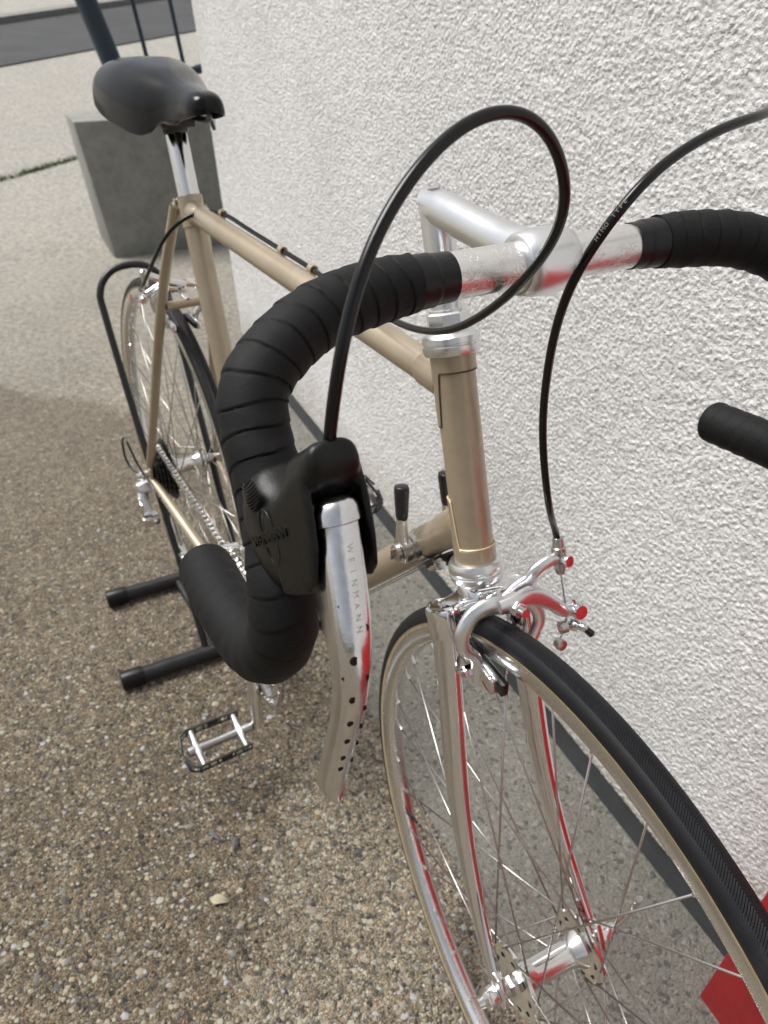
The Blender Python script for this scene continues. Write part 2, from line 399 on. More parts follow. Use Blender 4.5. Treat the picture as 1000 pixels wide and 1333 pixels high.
BB = np.array([-.603, 0, .27]); RA = np.array([-1.0202, 0, WR]); SC = np.array([-.78, 0, .827])

# ------------------------------------------------------------------ setting
SLOPE = .12
def gz(x): return SLOPE * max(0., -x - 3.8)
def sheet(name, x0, x1, ylo, yhi, m, dz=0, nx=2):
    """ground sheet following the slope; ylo / yhi are functions of x"""
    xs = sorted(set(list(np.linspace(x0, x1, nx)) + ([-3.8] if x0 < -3.8 < x1 else []) + ([-34.] if x0 < -34. < x1 else [])))
    v = []; f = []
    for x in xs: v += [(x, ylo(x), min(gz(x), gz(-34.)) + dz), (x, yhi(x), min(gz(x), gz(-34.)) + dz)]
    for i in range(len(xs) - 1): f.append((2 * i, 2 * i + 2, 2 * i + 3, 2 * i + 1))
    o = obj(name, mb((v, f)), m); o['kind'] = 'structure'; return o
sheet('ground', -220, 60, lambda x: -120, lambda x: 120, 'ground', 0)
WY = lambda x: .346 - .113 * x
sheet('pavement_strip', -2.26, 3.0, lambda x: WY(x) - .262, lambda x: WY(x) + .02, 'strip', .004, 12)
# road up the slope: near edge and far edge cross the drive at a slant
rp = [(-8.276, .768), (-9.985, 3.144), (-10.491, 1.149), (-12.528, 3.073)]
d1 = norm(np.array(rp[1]) - rp[0]); 
def rpt(p, k): q = np.array(p) + d1 * k; return (q[0], q[1], min(gz(q[0]), gz(-34.)) + .012)
f0 = np.array(rp[2]) ; d2 = norm(np.array(rp[3]) - rp[2])
v = []; ks = np.linspace(-5.3, 28, 12)
for k in ks:
    a_ = rpt(rp[0], k); q = f0 + (.35 * d2 + .65 * d1) / np.linalg.norm(.35 * d2 + .65 * d1) * k
    v += [a_, (q[0], q[1], gz(q[0]) + .012)]
o = obj('road', mb((v, [(2 * i, 2 * i + 2, 2 * i + 3, 2 * i + 1) for i in range(len(ks) - 1)])), 'asphalt'); o['kind'] = 'structure'
v = []
for k in ks:
    q = f0 + (.35 * d2 + .65 * d1) / np.linalg.norm(.35 * d2 + .65 * d1) * k; nn = np.array([-d1[1], d1[0]])
    for wd, dz in ((-.0, .0), (.0, .07), (.16, .07), (.16, .0)): v.append((q[0] + nn[0] * wd, q[1] + nn[1] * wd, gz(q[0] + nn[0] * wd) + dz + .004))
f = []
for i in range(len(ks) - 1):
    for j in range(3): f.append((4 * i + j, 4 * i + j + 1, 4 * i + 4 + j + 1, 4 * i + 4 + j))
o = obj('kerb', mb((v, f)), 'post'); o['kind'] = 'structure'

# wall with real relief
def relief(nu, nv, du, bands):
    fu = np.fft.fftfreq(nu, du)[:, None]; fv = np.fft.rfftfreq(nv, du)[None]; k = np.hypot(fu, fv)
    h = np.zeros((nu, nv))
    for lam, wdt, amp in bands:
        F = np.fft.rfft2(rng.standard_normal((nu, nv))) * np.exp(-((k - 1 / lam) / (wdt / lam)) ** 2)
        x = np.fft.irfft2(F, (nu, nv)); x /= x.std(); h += amp * x
    return h
wdir = norm([1, -.113, 0]); wn = norm([-.113, -1, 0])
Lx0, Lx1 = -2.50, .62
du = .0024
xs = np.arange(Lx0, Lx1, du); zs = np.arange(.055, 1.36, du)
H = relief(len(xs), len(zs), du, [(.0062, .35, .0007), (.0095, .4, .0004), (.03, .5, .0003)])
H = np.tanh(H / .0016) * .0016
X, Z = np.meshgrid(xs, zs, indexing='ij')
edge = np.clip(1 - (Z - .055) / .012, 0, 1) ** 2 * .006
off = .004 + H - edge
# the end of the wall leans back a little towards the top
XX = X.copy(); lean = np.interp(Z, [0, .126, 1.05, 1.4], [-2.30, -2.305, -2.53, -2.60])
XX = Lx1 + (X - Lx1) * (Lx1 - lean) / (Lx1 - Lx0)
PX = XX + wn[0] * off; PY = WY(XX) + wn[1] * off
nu_, nv_ = X.shape
verts = np.stack([PX, PY, Z], -1).reshape(-1, 3)
idx = np.arange(nu_ * nv_).reshape(nu_, nv_)
quads = np.stack([idx[:-1, :-1], idx[1:, :-1], idx[1:, 1:], idx[:-1, 1:]], -1).reshape(-1, 4)
me = D.meshes.new('stucco_face'); me.vertices.add(len(verts)); me.vertices.foreach_set('co', verts.ravel())
me.loops.add(quads.size); me.loops.foreach_set('vertex_index', quads.ravel())
me.polygons.add(len(quads)); me.polygons.foreach_set('loop_start', np.arange(len(quads)) * 4); me.polygons.foreach_set('use_smooth', [True] * len(quads))
me.update(calc_edges=True); me.materials.append(M['stucco'])
wall = empty('building_wall'); wall.location = (0, 0, 0)
tag(wall, 'rough white stucco house wall with a dark grey plinth behind the bicycle', 'wall')
o = D.objects.new('stucco_face', me); COL.objects.link(o); o.parent = wall
# wall body: end face, upper part and the part beyond the relief
def wallbox(x0b, x0t, x1, z0, z1, inset):
    t = .3; P = []
    for (x0, z) in ((x0b, z0), (x0t, z1)):
        for x in (x0, x1):
            for k in (inset, t):
                P.append((x - wn[0] * k, WY(x) - wn[1] * k, z))
    f = [(0, 1, 3, 2), (4, 6, 7, 5), (0, 2, 6, 4), (1, 5, 7, 3), (0, 4, 5, 1), (2, 3, 7, 6)]
    return P, f
e = lambda z: float(np.interp(z, [0, .126, 1.05, 1.4], [-2.30, -2.305, -2.53, -2.60]))
obj('wall_body', mb(wallbox(e(.126), e(1.36), Lx1, .126, 1.36, .004), wallbox(e(.126), e(.126), Lx1, .056, .126, .0042),
                    wallbox(-2.60, -2.66, 5, 1.36, 4.6, -.004), wallbox(Lx1, Lx1, 5, .0562, 1.36, -.0035)), 'stucco', wall)
obj('plinth', mb(wallbox(-2.295, -2.295, 5, -.02, .058, .0005)), 'plinth', wall)

# concrete block at the end of the wall
def zt(z): return z
Pb = [(-3.70, .509, -.02), (-3.70, 1.30, -.02), (-4.05, 1.30, -.02), (-4.05, .53, -.02), (-3.72, .432, .60), (-3.72, 1.30, .60), (-4.08, 1.30, .60), (-4.08, .470, .60)]
f = [(0, 1, 5, 4), (1, 2, 6, 5), (2, 3, 7, 6), (3, 0, 4, 7), (4, 5, 6, 7), (3, 2, 1, 0)]
tag(obj('concrete_block', mb((Pb, f)), 'post', bev=.012), 'grey cast concrete block pillar standing at the far end of the wall', 'concrete block')

# blue steel rack behind the block
rk = empty('steel_rack'); tag(rk, 'dark blue steel frame post with two thin rods beyond the concrete block', 'rack')
z0 = gz(-4.2)
def ext(p, q, z):
    p, q = V3(p), V3(q); t = (z - p[2]) / (q[2] - p[2]); return p + (q - p) * t
pt, pb_ = np.array([-4.2, .689, 1.046]), np.array([-4.2, .760, .797])
obj('post', mb(cyl(ext(pt, pb_, z0), ext(pt, pb_, 1.75), .05, 20)), 'bluesteel', rk)
obj('crossbar', mb(cyl((-4.2, .775, .69), (-4.2, 1.185, .752), .018, 16)), 'bluesteel', rk)
obj('bar_end_cap', mb(cyl((-4.2, 1.183, .7517), (-4.2, 1.225, .758), .022, 16)), 'bluesteel', rk)
for a_, b_ in (((-4.2, .905, 1.048), (-4.2, .935, .826)), ((-4.2, 1.089, 1.05), (-4.2, 1.123, .762))):
    zb = .71 if b_[1] < 1 else .75
    obj('rod', mb(cyl(ext(a_, b_, zb), ext(a_, b_, 1.75), .0105, 10)), 'bluesteel', rk)
obj('top_rail', mb(cyl(ext(pt, pb_, 1.72), (-4.2, 1.05, 1.76), .018, 12)), 'bluesteel', rk)

# red cabinet standing against the wall in front of the wheel
rc = empty('red_cabinet'); tag(rc, 'bright red painted metal cabinet on the ground against the white wall', 'cabinet')
cx = .031; o_ = np.array([cx, WY(cx), 0])
def cab(u0, u1, d0, d1, z0, z1):
    P = [o_ + wdir * (u + .058 * z) + wn * d + np.array([0, 0, z]) for z in (z0, z1) for u, d in ((u0, d0), (u1, d0), (u1, d1), (u0, d1))]
    return P, [(0, 3, 2, 1), (4, 5, 6, 7), (0, 1, 5, 4), (1, 2, 6, 5), (2, 3, 7, 6), (3, 0, 4, 7)]
obj('cabinet_body', mb(cab(0, .95, .010, .064, .0, .74)), 'red', rc, bev=.002)
obj('cabinet_door', mb(cab(.04, .91, .0645, .070, .06, .70)), 'red', rc, bev=.0015)
obj('handle', mb(cab(.84, .86, .0705, .09, .32, .42)), 'steel', rc, bev=.003)

# loose things on the ground
def leaf(name, x, y, L_, W_, rz, m, lab, cat, th=.0012):
    k = 9; pts = []
    for i in range(k + 1):
        t = i / k; wv = math.sin(math.pi * t ** .8) * W_ / 2 * (1 + .15 * math.sin(9 * t + x * 50)); pts.append((t * L_ - L_ / 2, wv, .004 + .003 * math.sin(3 * t)))
    v = []; 
    for a_, wv, z in pts: v += [(a_, -wv, z), (a_, 0, z + .0015 + th), (a_, wv, z), (a_, 0, z - .001)]
    f = ringfaces(k + 1, 4)
    o = obj(name, mb((v, f)), m); o.location = (x, y, 0); o.rotation_euler = (0, 0, rz); tag(o, lab, cat); return o

# pebbles that stand proud of the aggregate
def pebbles():
    ico_v = np.array([(0, 0, 1), (.894, 0, .447), (.276, .851, .447), (-.724, .526, .447), (-.724, -.526, .447), (.276, -.851, .447)])
    base_v = np.concatenate([ico_v, ico_v[1:] * [1.1, 1.1, -1] * 1]); 
    fs = [(0, 1, 2), (0, 2, 3), (0, 3, 4), (0, 4, 5), (0, 5, 1)] + [(1 + i, 6 + i, 6 + (i + 1) % 5, 1 + (i + 1) % 5) for i in range(5)]
    Nn = 15000; P = np.empty((Nn, 3)); Sx = np.empty(Nn); c = 0; tries = 0
    while c < Nn:
        # denser close to the camera's view
        d = abs(rng.normal(0, 1.0)); x = .15 - d * 1.15 + rng.uniform(-.25, .25); y = rng.uniform(-.85, .12 - .12 * x)
        if y > WY(x) - .262: continue
        if x < -3.6 or x > .3: continue
        P[c] = (x, y, 0); Sx[c] = min(.0055, .0012 + rng.gamma(2.0, .00065)); c += 1
    q = rng.uniform(0, 2 * np.pi, Nn); A = rng.uniform(.7, 1.35, Nn); Bz = rng.uniform(.15, .42, Nn)
    jit = 1 + rng.uniform(-.32, .32, (Nn, len(base_v), 3))
    v = base_v[None] * jit * Sx[:, None, None]; v[..., 0] *= A[:, None]; v[..., 2] *= Bz[:, None]
    ca, sa = np.cos(q)[:, None], np.sin(q)[:, None]
    vx = v[..., 0] * ca - v[..., 1] * sa; vy = v[..., 0] * sa + v[..., 1] * ca
    out = np.stack([vx + P[:, :1], vy + P[:, 1:2], v[..., 2]], -1).reshape(-1, 3)
    nb = len(base_v)
    loops = []; starts = []; tot = []
    base_l = [i for f_ in fs for i in f_]; lens = [len(f_) for f_ in fs]
    bl = np.array(base_l); lo = (bl[None] + np.arange(Nn)[:, None] * nb).ravel()
    tot = np.tile(lens, Nn); st = np.concatenate([[0], np.cumsum(tot)[:-1]])
    me = D.meshes.new('pebbles'); me.vertices.add(len(out)); me.vertices.foreach_set('co', out.ravel())
    me.loops.add(len(lo)); me.loops.foreach_set('vertex_index', lo)
    me.polygons.add(len(tot)); me.polygons.foreach_set('loop_start', st); me.update(calc_edges=True)
    me.polygons.foreach_set('use_smooth', [False] * len(tot))
    me.materials.append(M['pebble'])
    o = D.objects.new('pebbles', me); COL.objects.link(o); tag(o, 'small mixed brown and grey pebbles set in the exposed aggregate paving', 'pebbles', kind='stuff')
pebbles()

# weeds in the joint up the drive
g = MB()
for i in range(420):
    t = rng.uniform(0, 1); x = -5.084 - .33 * t + rng.normal(0, .012); y = .22 + .52 * t + rng.normal(0, .012)
    if rng.uniform() < .35 and t < .3: continue
    h = rng.uniform(.01, .035); a_ = rng.uniform(0, 6.28); dx, dy = math.cos(a_) * .004, math.sin(a_) * .004
    z = gz(x); g.add([(x - dx, y - dy, z), (x + dx, y + dy, z), (x + rng.normal(0, .012), y + rng.normal(0, .012), z + h)], [(0, 1, 2)])
tag(obj('weeds', g, 'weed'), 'thin line of green weeds in the paving joint beyond the block', 'weeds', kind='stuff')

# ================================================================== BICYCLE
bike = empty('bicycle'); tag(bike, 'champagne gold vintage racing bicycle with drop handlebar standing beside the white wall', 'bicycle')
def part(name, x, m, parent=None, **k): return obj(name, x, m, parent or bike, **k)

# --- head tube with lugs
part('head_tube', mb(lathe([(0, .0155), (.1622, .0155)], HB, AX, 48)), 'paint')
def lug(zc, sgn):
    """sleeve from the tube end; its border is short in front and long at the back"""
    n = 72; X_ = FW; Y_ = Yv; v = []; bd = []
    for i in range(n):
        th = 2 * math.pi * i / n; back = (1 - math.cos(th)) / 2        # 0 front, 1 back
        s_ = min(1, max(0, (back - .40) / .16)); s_ = s_ * s_ * (3 - 2 * s_)
        hgt = .0125 + s_ * .040
        d = X_ * math.cos(th) + Y_ * math.sin(th); b0 = zc
        v.append([b0 + d * .0155, b0 + d * .0168, b0 + AX * sgn * (hgt - .0008) + d * .0167, b0 + AX * sgn * hgt + d * .0155])
        bd.append(b0 + AX * sgn * (hgt + .0003) + d * .0162)
    vv = [p for q in v for p in q]; f = []
    for i in range(n):
        j = (i + 1) % n
        for k in range(3): f.append((4 * i + k, 4 * j + k, 4 * j + k + 1, 4 * i + k + 1))
    return (vv, f), np.array(bd + [bd[0]])
lg, bd = lug(HB + AX * .0, 1); l1 = part('head_lug', mb(lg), 'paint'); part('pinstripe', mb(tube(bd, .00065, 6)), 'gold_line', l1)
lg, bd = lug(HT, -1); l2 = part('head_lug', mb(lg), 'paint'); part('lug_edge', mb(tube(bd, .00045, 6)), 'lug_line', l2)
# --- main tubes
TT0 = HT - AX * .0246; DT0 = HB + AX * .0343
part('top_tube', mb(cyl(TT0 - (TT0 - SC) * .02, SC, .0129, 32)), 'paint')
part('down_tube', mb(cyl(DT0 + norm(BB - DT0) * .008, BB, .0146, 32)), 'paint')
sd_ = norm(SC - BB); STOP = BB + sd_ * np.linalg.norm(SC - BB) + sd_ * .016
part('seat_tube', mb(cyl(BB, STOP, .0144, 32)), 'paint')
for p, q, r, l_ in ((TT0, SC, .0142, .040), (SC, TT0, .0142, .034), (DT0, BB, .0158, .046)):
    d = norm(V3(q) - p); s0 = .010
    part('tube_lug', mb(lathe([(s0, r), (l_ - .004, r), (l_, r - .0012)], p, d, 32)), 'paint')
part('seat_cluster', mb(lathe([(-.020, .0145), (-.019, .0160), (.017, .0160), (.018, .0145)], SC, sd_, 32)), 'paint')
part('seat_bolt', mb(cyl(SC + sd_ * .010 + np.array([-.017, -.016, 0]), SC + sd_ * .010 + np.array([-.017, .016, 0]), .004, 12)), 'steel')
part('bottom_bracket_shell', mb(lathe([(-.034, .019), (-.033, .0205), (.033, .0205), (.034, .019)], BB, Yv, 32)), 'paint')
stay_top = SC + sd_ * .006 + np.array([-.012, 0, 0])
for s in (-1, 1):
    a_ = stay_top + np.array([0, s * .0165, 0]); b_ = RA + np.array([.012, s * .0635, .018])
    part('seat_stay', mb(tube(catmull([a_, a_ + (b_ - a_) * .3 + [0, s * .006, 0], b_ + (a_ - b_) * .12, b_], 8), np.r_[np.full(20, .0075), np.linspace(.0075, .0058, 5)], 18)), 'paint')
    a_ = BB + np.array([-.018, s * .018, 0]); b_ = RA + np.array([.016, s * .0635, -.006])
    P = catmull([a_, a_ + (b_ - a_) * .28 + [0, s * .008, 0], b_ + (a_ - b_) * .15 + [0, s * .001, 0], b_], 8)
    part('chain_stay', mb(tube(P, np.linspace(.0112, .0068, len(P)), 18)), 'paint')
    dp = [(-.016, .010), (.002, .014), (.014, .024), (.024, .020), (.020, -.004), (.020, -.012), (.004, -.013), (-.010, -.030 if s < 0 else -.012), (-.018, -.030 if s < 0 else -.010), (-.014, -.004)]
    part('dropout', mb(prism(dp, RA + np.array([0, s * .0645, 0]), (1, 0, 0), (0, 0, 1), .006)), 'paint', bev=.001)
br = RA + (stay_top - RA) * .715
part('brake_bridge', mb(cyl(br + [0.004, -.031, -.004], br + [0.004, .031, -.004], .0065, 16)), 'paint')
# --- seatpost, saddle
SPT = BB + sd_ * ((.925 - .27) / sd_[2])
part('seatpost', mb(lathe([(0, .0133), (np.linalg.norm(SPT - STOP) - .012, .0133), (np.linalg.norm(SPT - STOP) - .010, .0128)], STOP - sd_ * .004, sd_, 28)), 'alu')
fl_ = MB()
for sx_ in (-1, 1):
    pp = STOP + sd_ * .012 + np.array([.0128, sx_ * .004, 0]); fl_.add(*boxv(pp + sd_ * .035, (.002, .0025, .07), Y=Yv, X=np.cross(Yv, sd_)))
part('saddle_clamp', mb(lathe([(-.014, .0155), (-.004, .017), (.006, .017), (.008, .012)], SPT, sd_, 24), boxv(SPT + sd_ * .004, (.045, .042, .018))), 'dark_steel', bev=.003)
def saddle():
    secs = []; S_ = [(-.6690, .003, .952, .004), (-.6696, .007, .955, .008), (-.6715, .012, .959, .013), (-.677, .0175, .964, .019), (-.688, .0215, .967, .025), (-.703, .0228, .968, .029), (-.72, .0235, .969, .033), (-.745, .027, .971, .037), (-.765, .034, .974, .045), (-.785, .044, .978, .062),
           (-.81, .053, .983, .068), (-.84, .060, .987, .067), (-.87, .065, .990, .066), (-.90, .067, .990, .060), (-.925, .066, .987, .048), (-.940, .058, .980, .032), (-.949, .040, .970, .014), (-.951, .012, .963, .004)]
    P = catmull([(a, b, c_, d) for a, b, c_, d in S_], 5) if False else None
    arr = np.array(S_); ti = np.linspace(0, len(S_) - 1, 61); ii = np.arange(len(S_))
    # smooth interpolation of the section table
    def ci(col):
        out = []
        for t in ti:
            i = min(int(t), len(S_) - 2); u = t - i; p = [arr[max(0, i - 1), col], arr[i, col], arr[i + 1, col], arr[min(len(S_) - 1, i + 2), col]]
            out.append(.5 * (2 * p[1] + (p[2] - p[0]) * u + (2 * p[0] - 5 * p[1] + 4 * p[2] - p[3]) * u * u + (3 * p[1] - p[0] - 3 * p[2] + p[3]) * u ** 3))
        return out
    for x, wd, zt_, sk in zip(ci(0), ci(1), ci(2), ci(3)):
        out = []; k = 26
        for i in range(k + 1):
            a = math.pi * i / k; c_, s_ = math.cos(a), math.sin(a)
            y = wd * np.sign(c_) * abs(c_) ** .62; z = zt_ - sk + sk * abs(s_) ** .8
            out.append((y, z))
        inn = [(y * .90, z - .004 if z > zt_ - sk + .004 else z) for y, z in out[::-1]]
        secs.append([(x, y, z) for y, z in out] + [(x, y, z) for y, z in inn])
    return loft(secs)
sdl = part('saddle', mb(saddle()), 'saddle', sharp=60)
for s in (-1, 1):
    part('saddle_rail', mb(tube(catmull([(-.712, s * .008, .950), (-.725, s * .016, .940), (-.75, s * .020, .932), (-.83, s * .022, .932), (-.88, s * .028, .945), (-.92, s * .036, .955)], 6), .0036, 10)), 'dark_steel', sdl)

# --- headset
part('headset_cup', mb(lathe([(.001, .0166), (.0, .0205), (-.003, .0222), (-.0075, .0224), (-.0095, .0212), (-.0100, .0205), (-.0108, .0218), (-.0150, .0214), (-.018, .0195), (-.0195, .0165)], HB, AX, 56)), 'satin')
part('headset_cup', mb(lathe([(-.001, .0166), (.0, .0203), (.003, .0214), (.0065, .0214), (.0072, .0203), (.0082, .0203), (.0088, .0212), (.0125, .0210), (.015, .0185), (.0165, .0150), (.0190, .0150)], HT, AX, 56)), 'satin')
part('headset_locknut', mb(lathe([(.0190, .0150), (.0200, .0162), (.0282, .0162), (.0295, .0148)], S(HT), AXS, 8, ref=(.6, .5, 0)), lathe([(.0283, .0138), (.031, .0136)], S(HT), AXS, 32)), 'satin', sharp=20)
# --- stem
STP = HT + AX * .0997
def mitre(P, r, n=32):
    P = [V3(p) for p in P]; rings = []; th = np.linspace(0, 2 * np.pi, n, endpoint=False)
    Yl = LAT
    for i, p in enumerate(P):
        if i == 0: d = norm(P[1] - P[0]); nn = d
        elif i == len(P) - 1: d = norm(P[-1] - P[-2]); nn = d
        else: d = norm(P[i] - P[i - 1]); nn = norm(norm(P[i] - P[i - 1]) + norm(P[i + 1] - P[i]))
        X_ = np.cross(Yl, d); ring = []
        for t in th:
            q = Yl * math.cos(t) * r[i] + X_ * math.sin(t) * r[i]
            q = q - d * (q @ nn) / (d @ nn); ring.append(p + q)
        rings.append(ring)
    return loft(rings)
stem = part('stem', mb(mitre([S(HT + AX * .024), S(HT + AX * .060)], [.0109, .0109]),
                       mitre([S(HT + AX * .058), S(STP - AX * .012), S(STP - AX * .001), S(STP + [.012, 0, 0]), S(STP + (CL - STP) * .5), S(CL - norm(CL - STP) * .028), S(CL - norm(CL - STP) * .010)], [.0112, .0117, .0119, .0122, .0122, .0126, .0150])), 'satin', sharp=40)
mod = stem.modifiers.new('b', 'BEVEL'); mod.width = .0022; mod.segments = 3; mod.angle_limit = math.radians(35)
part('stem_clamp', mb(lathe([(-.0165, .0130), (-.0170, .0160), (-.0160, .0170), (-.008, .0187), (0, .0191), (.008, .0187), (.0160, .0170), (.0170, .0160), (.0165, .0130)], S(CL), LAT, 56)), 'satin', stem, sharp=60)
part('stem_bolt', mb(hexa(S(STP + AX * .008), AXS, .004, .0045)), 'steel', stem)
# --- handlebar
HBAR = [(0, 0, 0), (.0, .03, 0), (.0, .06, 0), (.003, .10, 0), (.012, .135, -.002), (.022, .162, -.010), (.033, .183, -.024), (.045, .1885, -.042), (.06, .1890, -.062), (.076, .1920, -.082), (.090, .197, -.102), (.093, .200, -.122), (.083, .204, -.142), (.06, .208, -.156), (.02, .211, -.161), (-.027, .211, -.166)]
def barpts(s, k=10): return S(CL + catmull([(x, s * y, z) for x, y, z in HBAR], k))
bar = part('handlebar', mb(tube(np.concatenate([barpts(-1)[::-1], barpts(1)[1:]]), .0119, 24)), 'alu')
def sleeve():
    P = np.array([S(CL + [0, y, 0]) for y in np.linspace(-.0605, .0635, 40)])
    return tube(P, .0128, 40, ref=FWS)
slo = part('bar_sleeve', mb(sleeve()), 'engraved', bar)
me = slo.data; uvl = me.uv_layers.new(name='UVMap'); yy = {}
for l in me.loops:
    co = V3(me.vertices[l.vertex_index].co); uvl.data[l.index].uv = ((co - S(CL)) @ LAT + .06, 0)
def tape(s):
    P = barpts(s, 40); d = np.r_[0, np.cumsum(np.linalg.norm(np.diff(P, axis=0), axis=1))]
    d0 = .084; st = np.arange(d0, d[-1], .0006)
    P2 = np.stack([np.interp(st, d, P[:, i]) for i in range(3)], -1)
    T_, X_, Y_ = frames(P2, (0, 0, 1)); n = 40; th = np.linspace(0, 2 * np.pi, n, endpoint=False)
    # pitch is tight on the tops, wide on the curve
    ph = (st[:, None] - d0) / .0122 + s * th[None] / (2 * np.pi)
    lay = np.floor(ph); rv = np.random.default_rng(3).uniform(-.12, .12, 200)
    fr = ph - lay
    wb = .10 * np.sin(th[None] * 2 + st[:, None] * 60) + .08 * np.sin(th[None] * 3 - st[:, None] * 130)
    fr2 = np.mod(ph + wb * .6 + rv[(lay.astype(int)) % 200] * 0, 1)
    prof = (1 - fr2) ** 1.0 * .0007 * -1 + .0007
    crease = (np.exp(-(fr2 / .035) ** 2) + np.exp(-((1 - fr2) / .02) ** 2)) * .0006
    R = .0146 + np.minimum(1, (st[:, None] - d0) / .02) * .0012 + (.0007 - prof) * -1 + .0009 - crease + .00012 * np.sin(st[:, None] * 400 + th[None] * 2)
    R = R + .0003
    v = P2[:, None] + X_[:, None] * (R * np.cos(th))[..., None] + Y_[:, None] * (R * np.sin(th))[..., None]
    # rounded end over the plug
    e = [v.reshape(-1, 3)]; k = 6
    for i in range(1, k + 1):
        a = i / k * math.pi / 2; c_ = P2[-1] + T_[-1] * .006 * math.sin(a)
        e.append(c_ + (v[-1] - P2[-1]) * max(.02, math.cos(a) ** .5))
    return np.concatenate(e), ringfaces(len(st) + k, n)
for s in (-1, 1):
    tp = part('bar_tape', mb(tape(s)), 'tape', sharp=50)
    P = barpts(s, 40); d = np.r_[0, np.cumsum(np.linalg.norm(np.diff(P, axis=0), axis=1))]
    st = np.linspace(.0605 if s < 0 else .0635, .087, 22); P2 = np.stack([np.interp(st, d, P[:, i]) for i in range(3)], -1)
    part('finishing_tape', mb(tube(P2, np.where(st < .072, .01345, .0141) + np.linspace(0, .0006, 22), 40)), 'tape2', tp)

# --- brake lever and hood (right side, the one in view; the other is built the same way mirrored)
TD = norm([.62, 0, -.785]); ND = norm([.785, 0, .62])
HO = np.array([.069, -.190, -.074])
def HL(nn, t, y, s=-1):
    """hood space: nn outwards, t down along the bar, y outwards from the bike"""
    p = HO + ND * nn + TD * t; return S(CL + np.array([p[0], -s * 0 + s * (.190 + y) , p[2]]))
def hood(s):
    rings = []; k = 36
    tab = [(.0015, -.004, .014, .0155), (.003, -.012, .022, .0170), (.007, -.018, .031, .0177), (.014, -.0225, .0365, .0182), (.022, -.0205, .0385, .0182), (.029, -.0110, .0385, .0176), (.036, -.0060, .038, .0160), (.0405, -.0080, .034, .0146), (.045, -.0150, .020, .0136), (.049, -.0180, .014, .0134), (.054, -.0190, .006, .0132), (.062, -.0190, .002, .0128), (.069, -.0190, -.001, .0122), (.0745, -.0190, -.004, .0112), (.0775, -.0185, -.0075, .0098), (.0788, -.0165, -.010, .0075)]
    arr = np.array(tab); ti = np.linspace(0, len(tab) - 1, 49)
    for t in ti:
        i = min(int(t), len(tab) - 2); u = t - i; p = [arr[max(0, i - 1)], arr[i], arr[i + 1], arr[min(len(tab) - 1, i + 2)]]
        q = .5 * (2 * p[1] + (p[2] - p[0]) * u + (2 * p[0] - 5 * p[1] + 4 * p[2] - p[3]) * u * u + (3 * p[1] - p[0] - 3 * p[2] + p[3]) * u ** 3)
        nn, t0, t1, hw = q; cy = -.0095 * min(1, max(0, nn / .070))
        ring = []
        for j in range(k):
            a = 2 * math.pi * j / k; c_, s_ = math.cos(a), math.sin(a); ex = 2 / (2.9 + 1.2 * min(1, max(0, (nn - .03) / .04)))
            tt = (t0 + t1) / 2 + (t1 - t0) / 2 * np.sign(c_) * abs(c_) ** ex
            wf = 1 - .26 * max(0, -c_) * min(1, max(0, (nn - .02) / .03))      # narrower at the peak
            ring.append(HL(nn, tt, cy + hw * wf * np.sign(s_) * abs(s_) ** ex, s))
        rings.append(ring)
    return loft(rings)
def sidewall(s, y0, y1):
    tab = [(.030, .000, .036), (.040, -.003, .0375), (.050, -.006, .0375), (.058, -.009, .034), (.065, -.011, .022), (.069, -.011, .008), (.070, -.009, .002)]
    rings = []
    for nn, t0, t1 in tab:
        cy = -.0095 * min(1, nn / .070); tt = np.linspace(0, 2 * np.pi, 20, endpoint=False)
        tp_ = (.0182 - .0050 * max(0, (nn - .03) / .04)) - .0182; y0_, y1_ = (y0 + tp_, y1 + tp_) if y0 > 0 else (y0 - tp_, y1 - tp_)
        rings.append([HL(nn, (t0 + t1) / 2 + (t1 - t0) / 2 * np.sign(math.cos(a)) * abs(math.cos(a)) ** .6, cy + (y0_ + y1_) / 2 + (y1 - y0) / 2 * np.sign(math.sin(a)) * abs(math.sin(a)) ** .6, s) for a in tt])
    return loft(rings)
LV = [(.127, .181, -.041), (.1315, .182, -.050), (.142, .185, -.063), (.154, .188, -.081), (.1585, .191, -.095), (.1585, .1915, -.107), (.1565, .1955, -.131), (.152, .1990, -.155), (.151, .2005, -.169), (.1535, .2010, -.1765)]
def lever_pts(s, k=8):
    Q = smooth_path([(x, s * y, z) for x, y, z in LV], .016, .002); d = np.r_[0, np.cumsum(np.linalg.norm(np.diff(Q, axis=0), axis=1))]; t = np.linspace(0, d[-1], k * 9 + 1)
    return CL + np.stack([np.interp(t, d, Q[:, i]) for i in range(3)], -1)
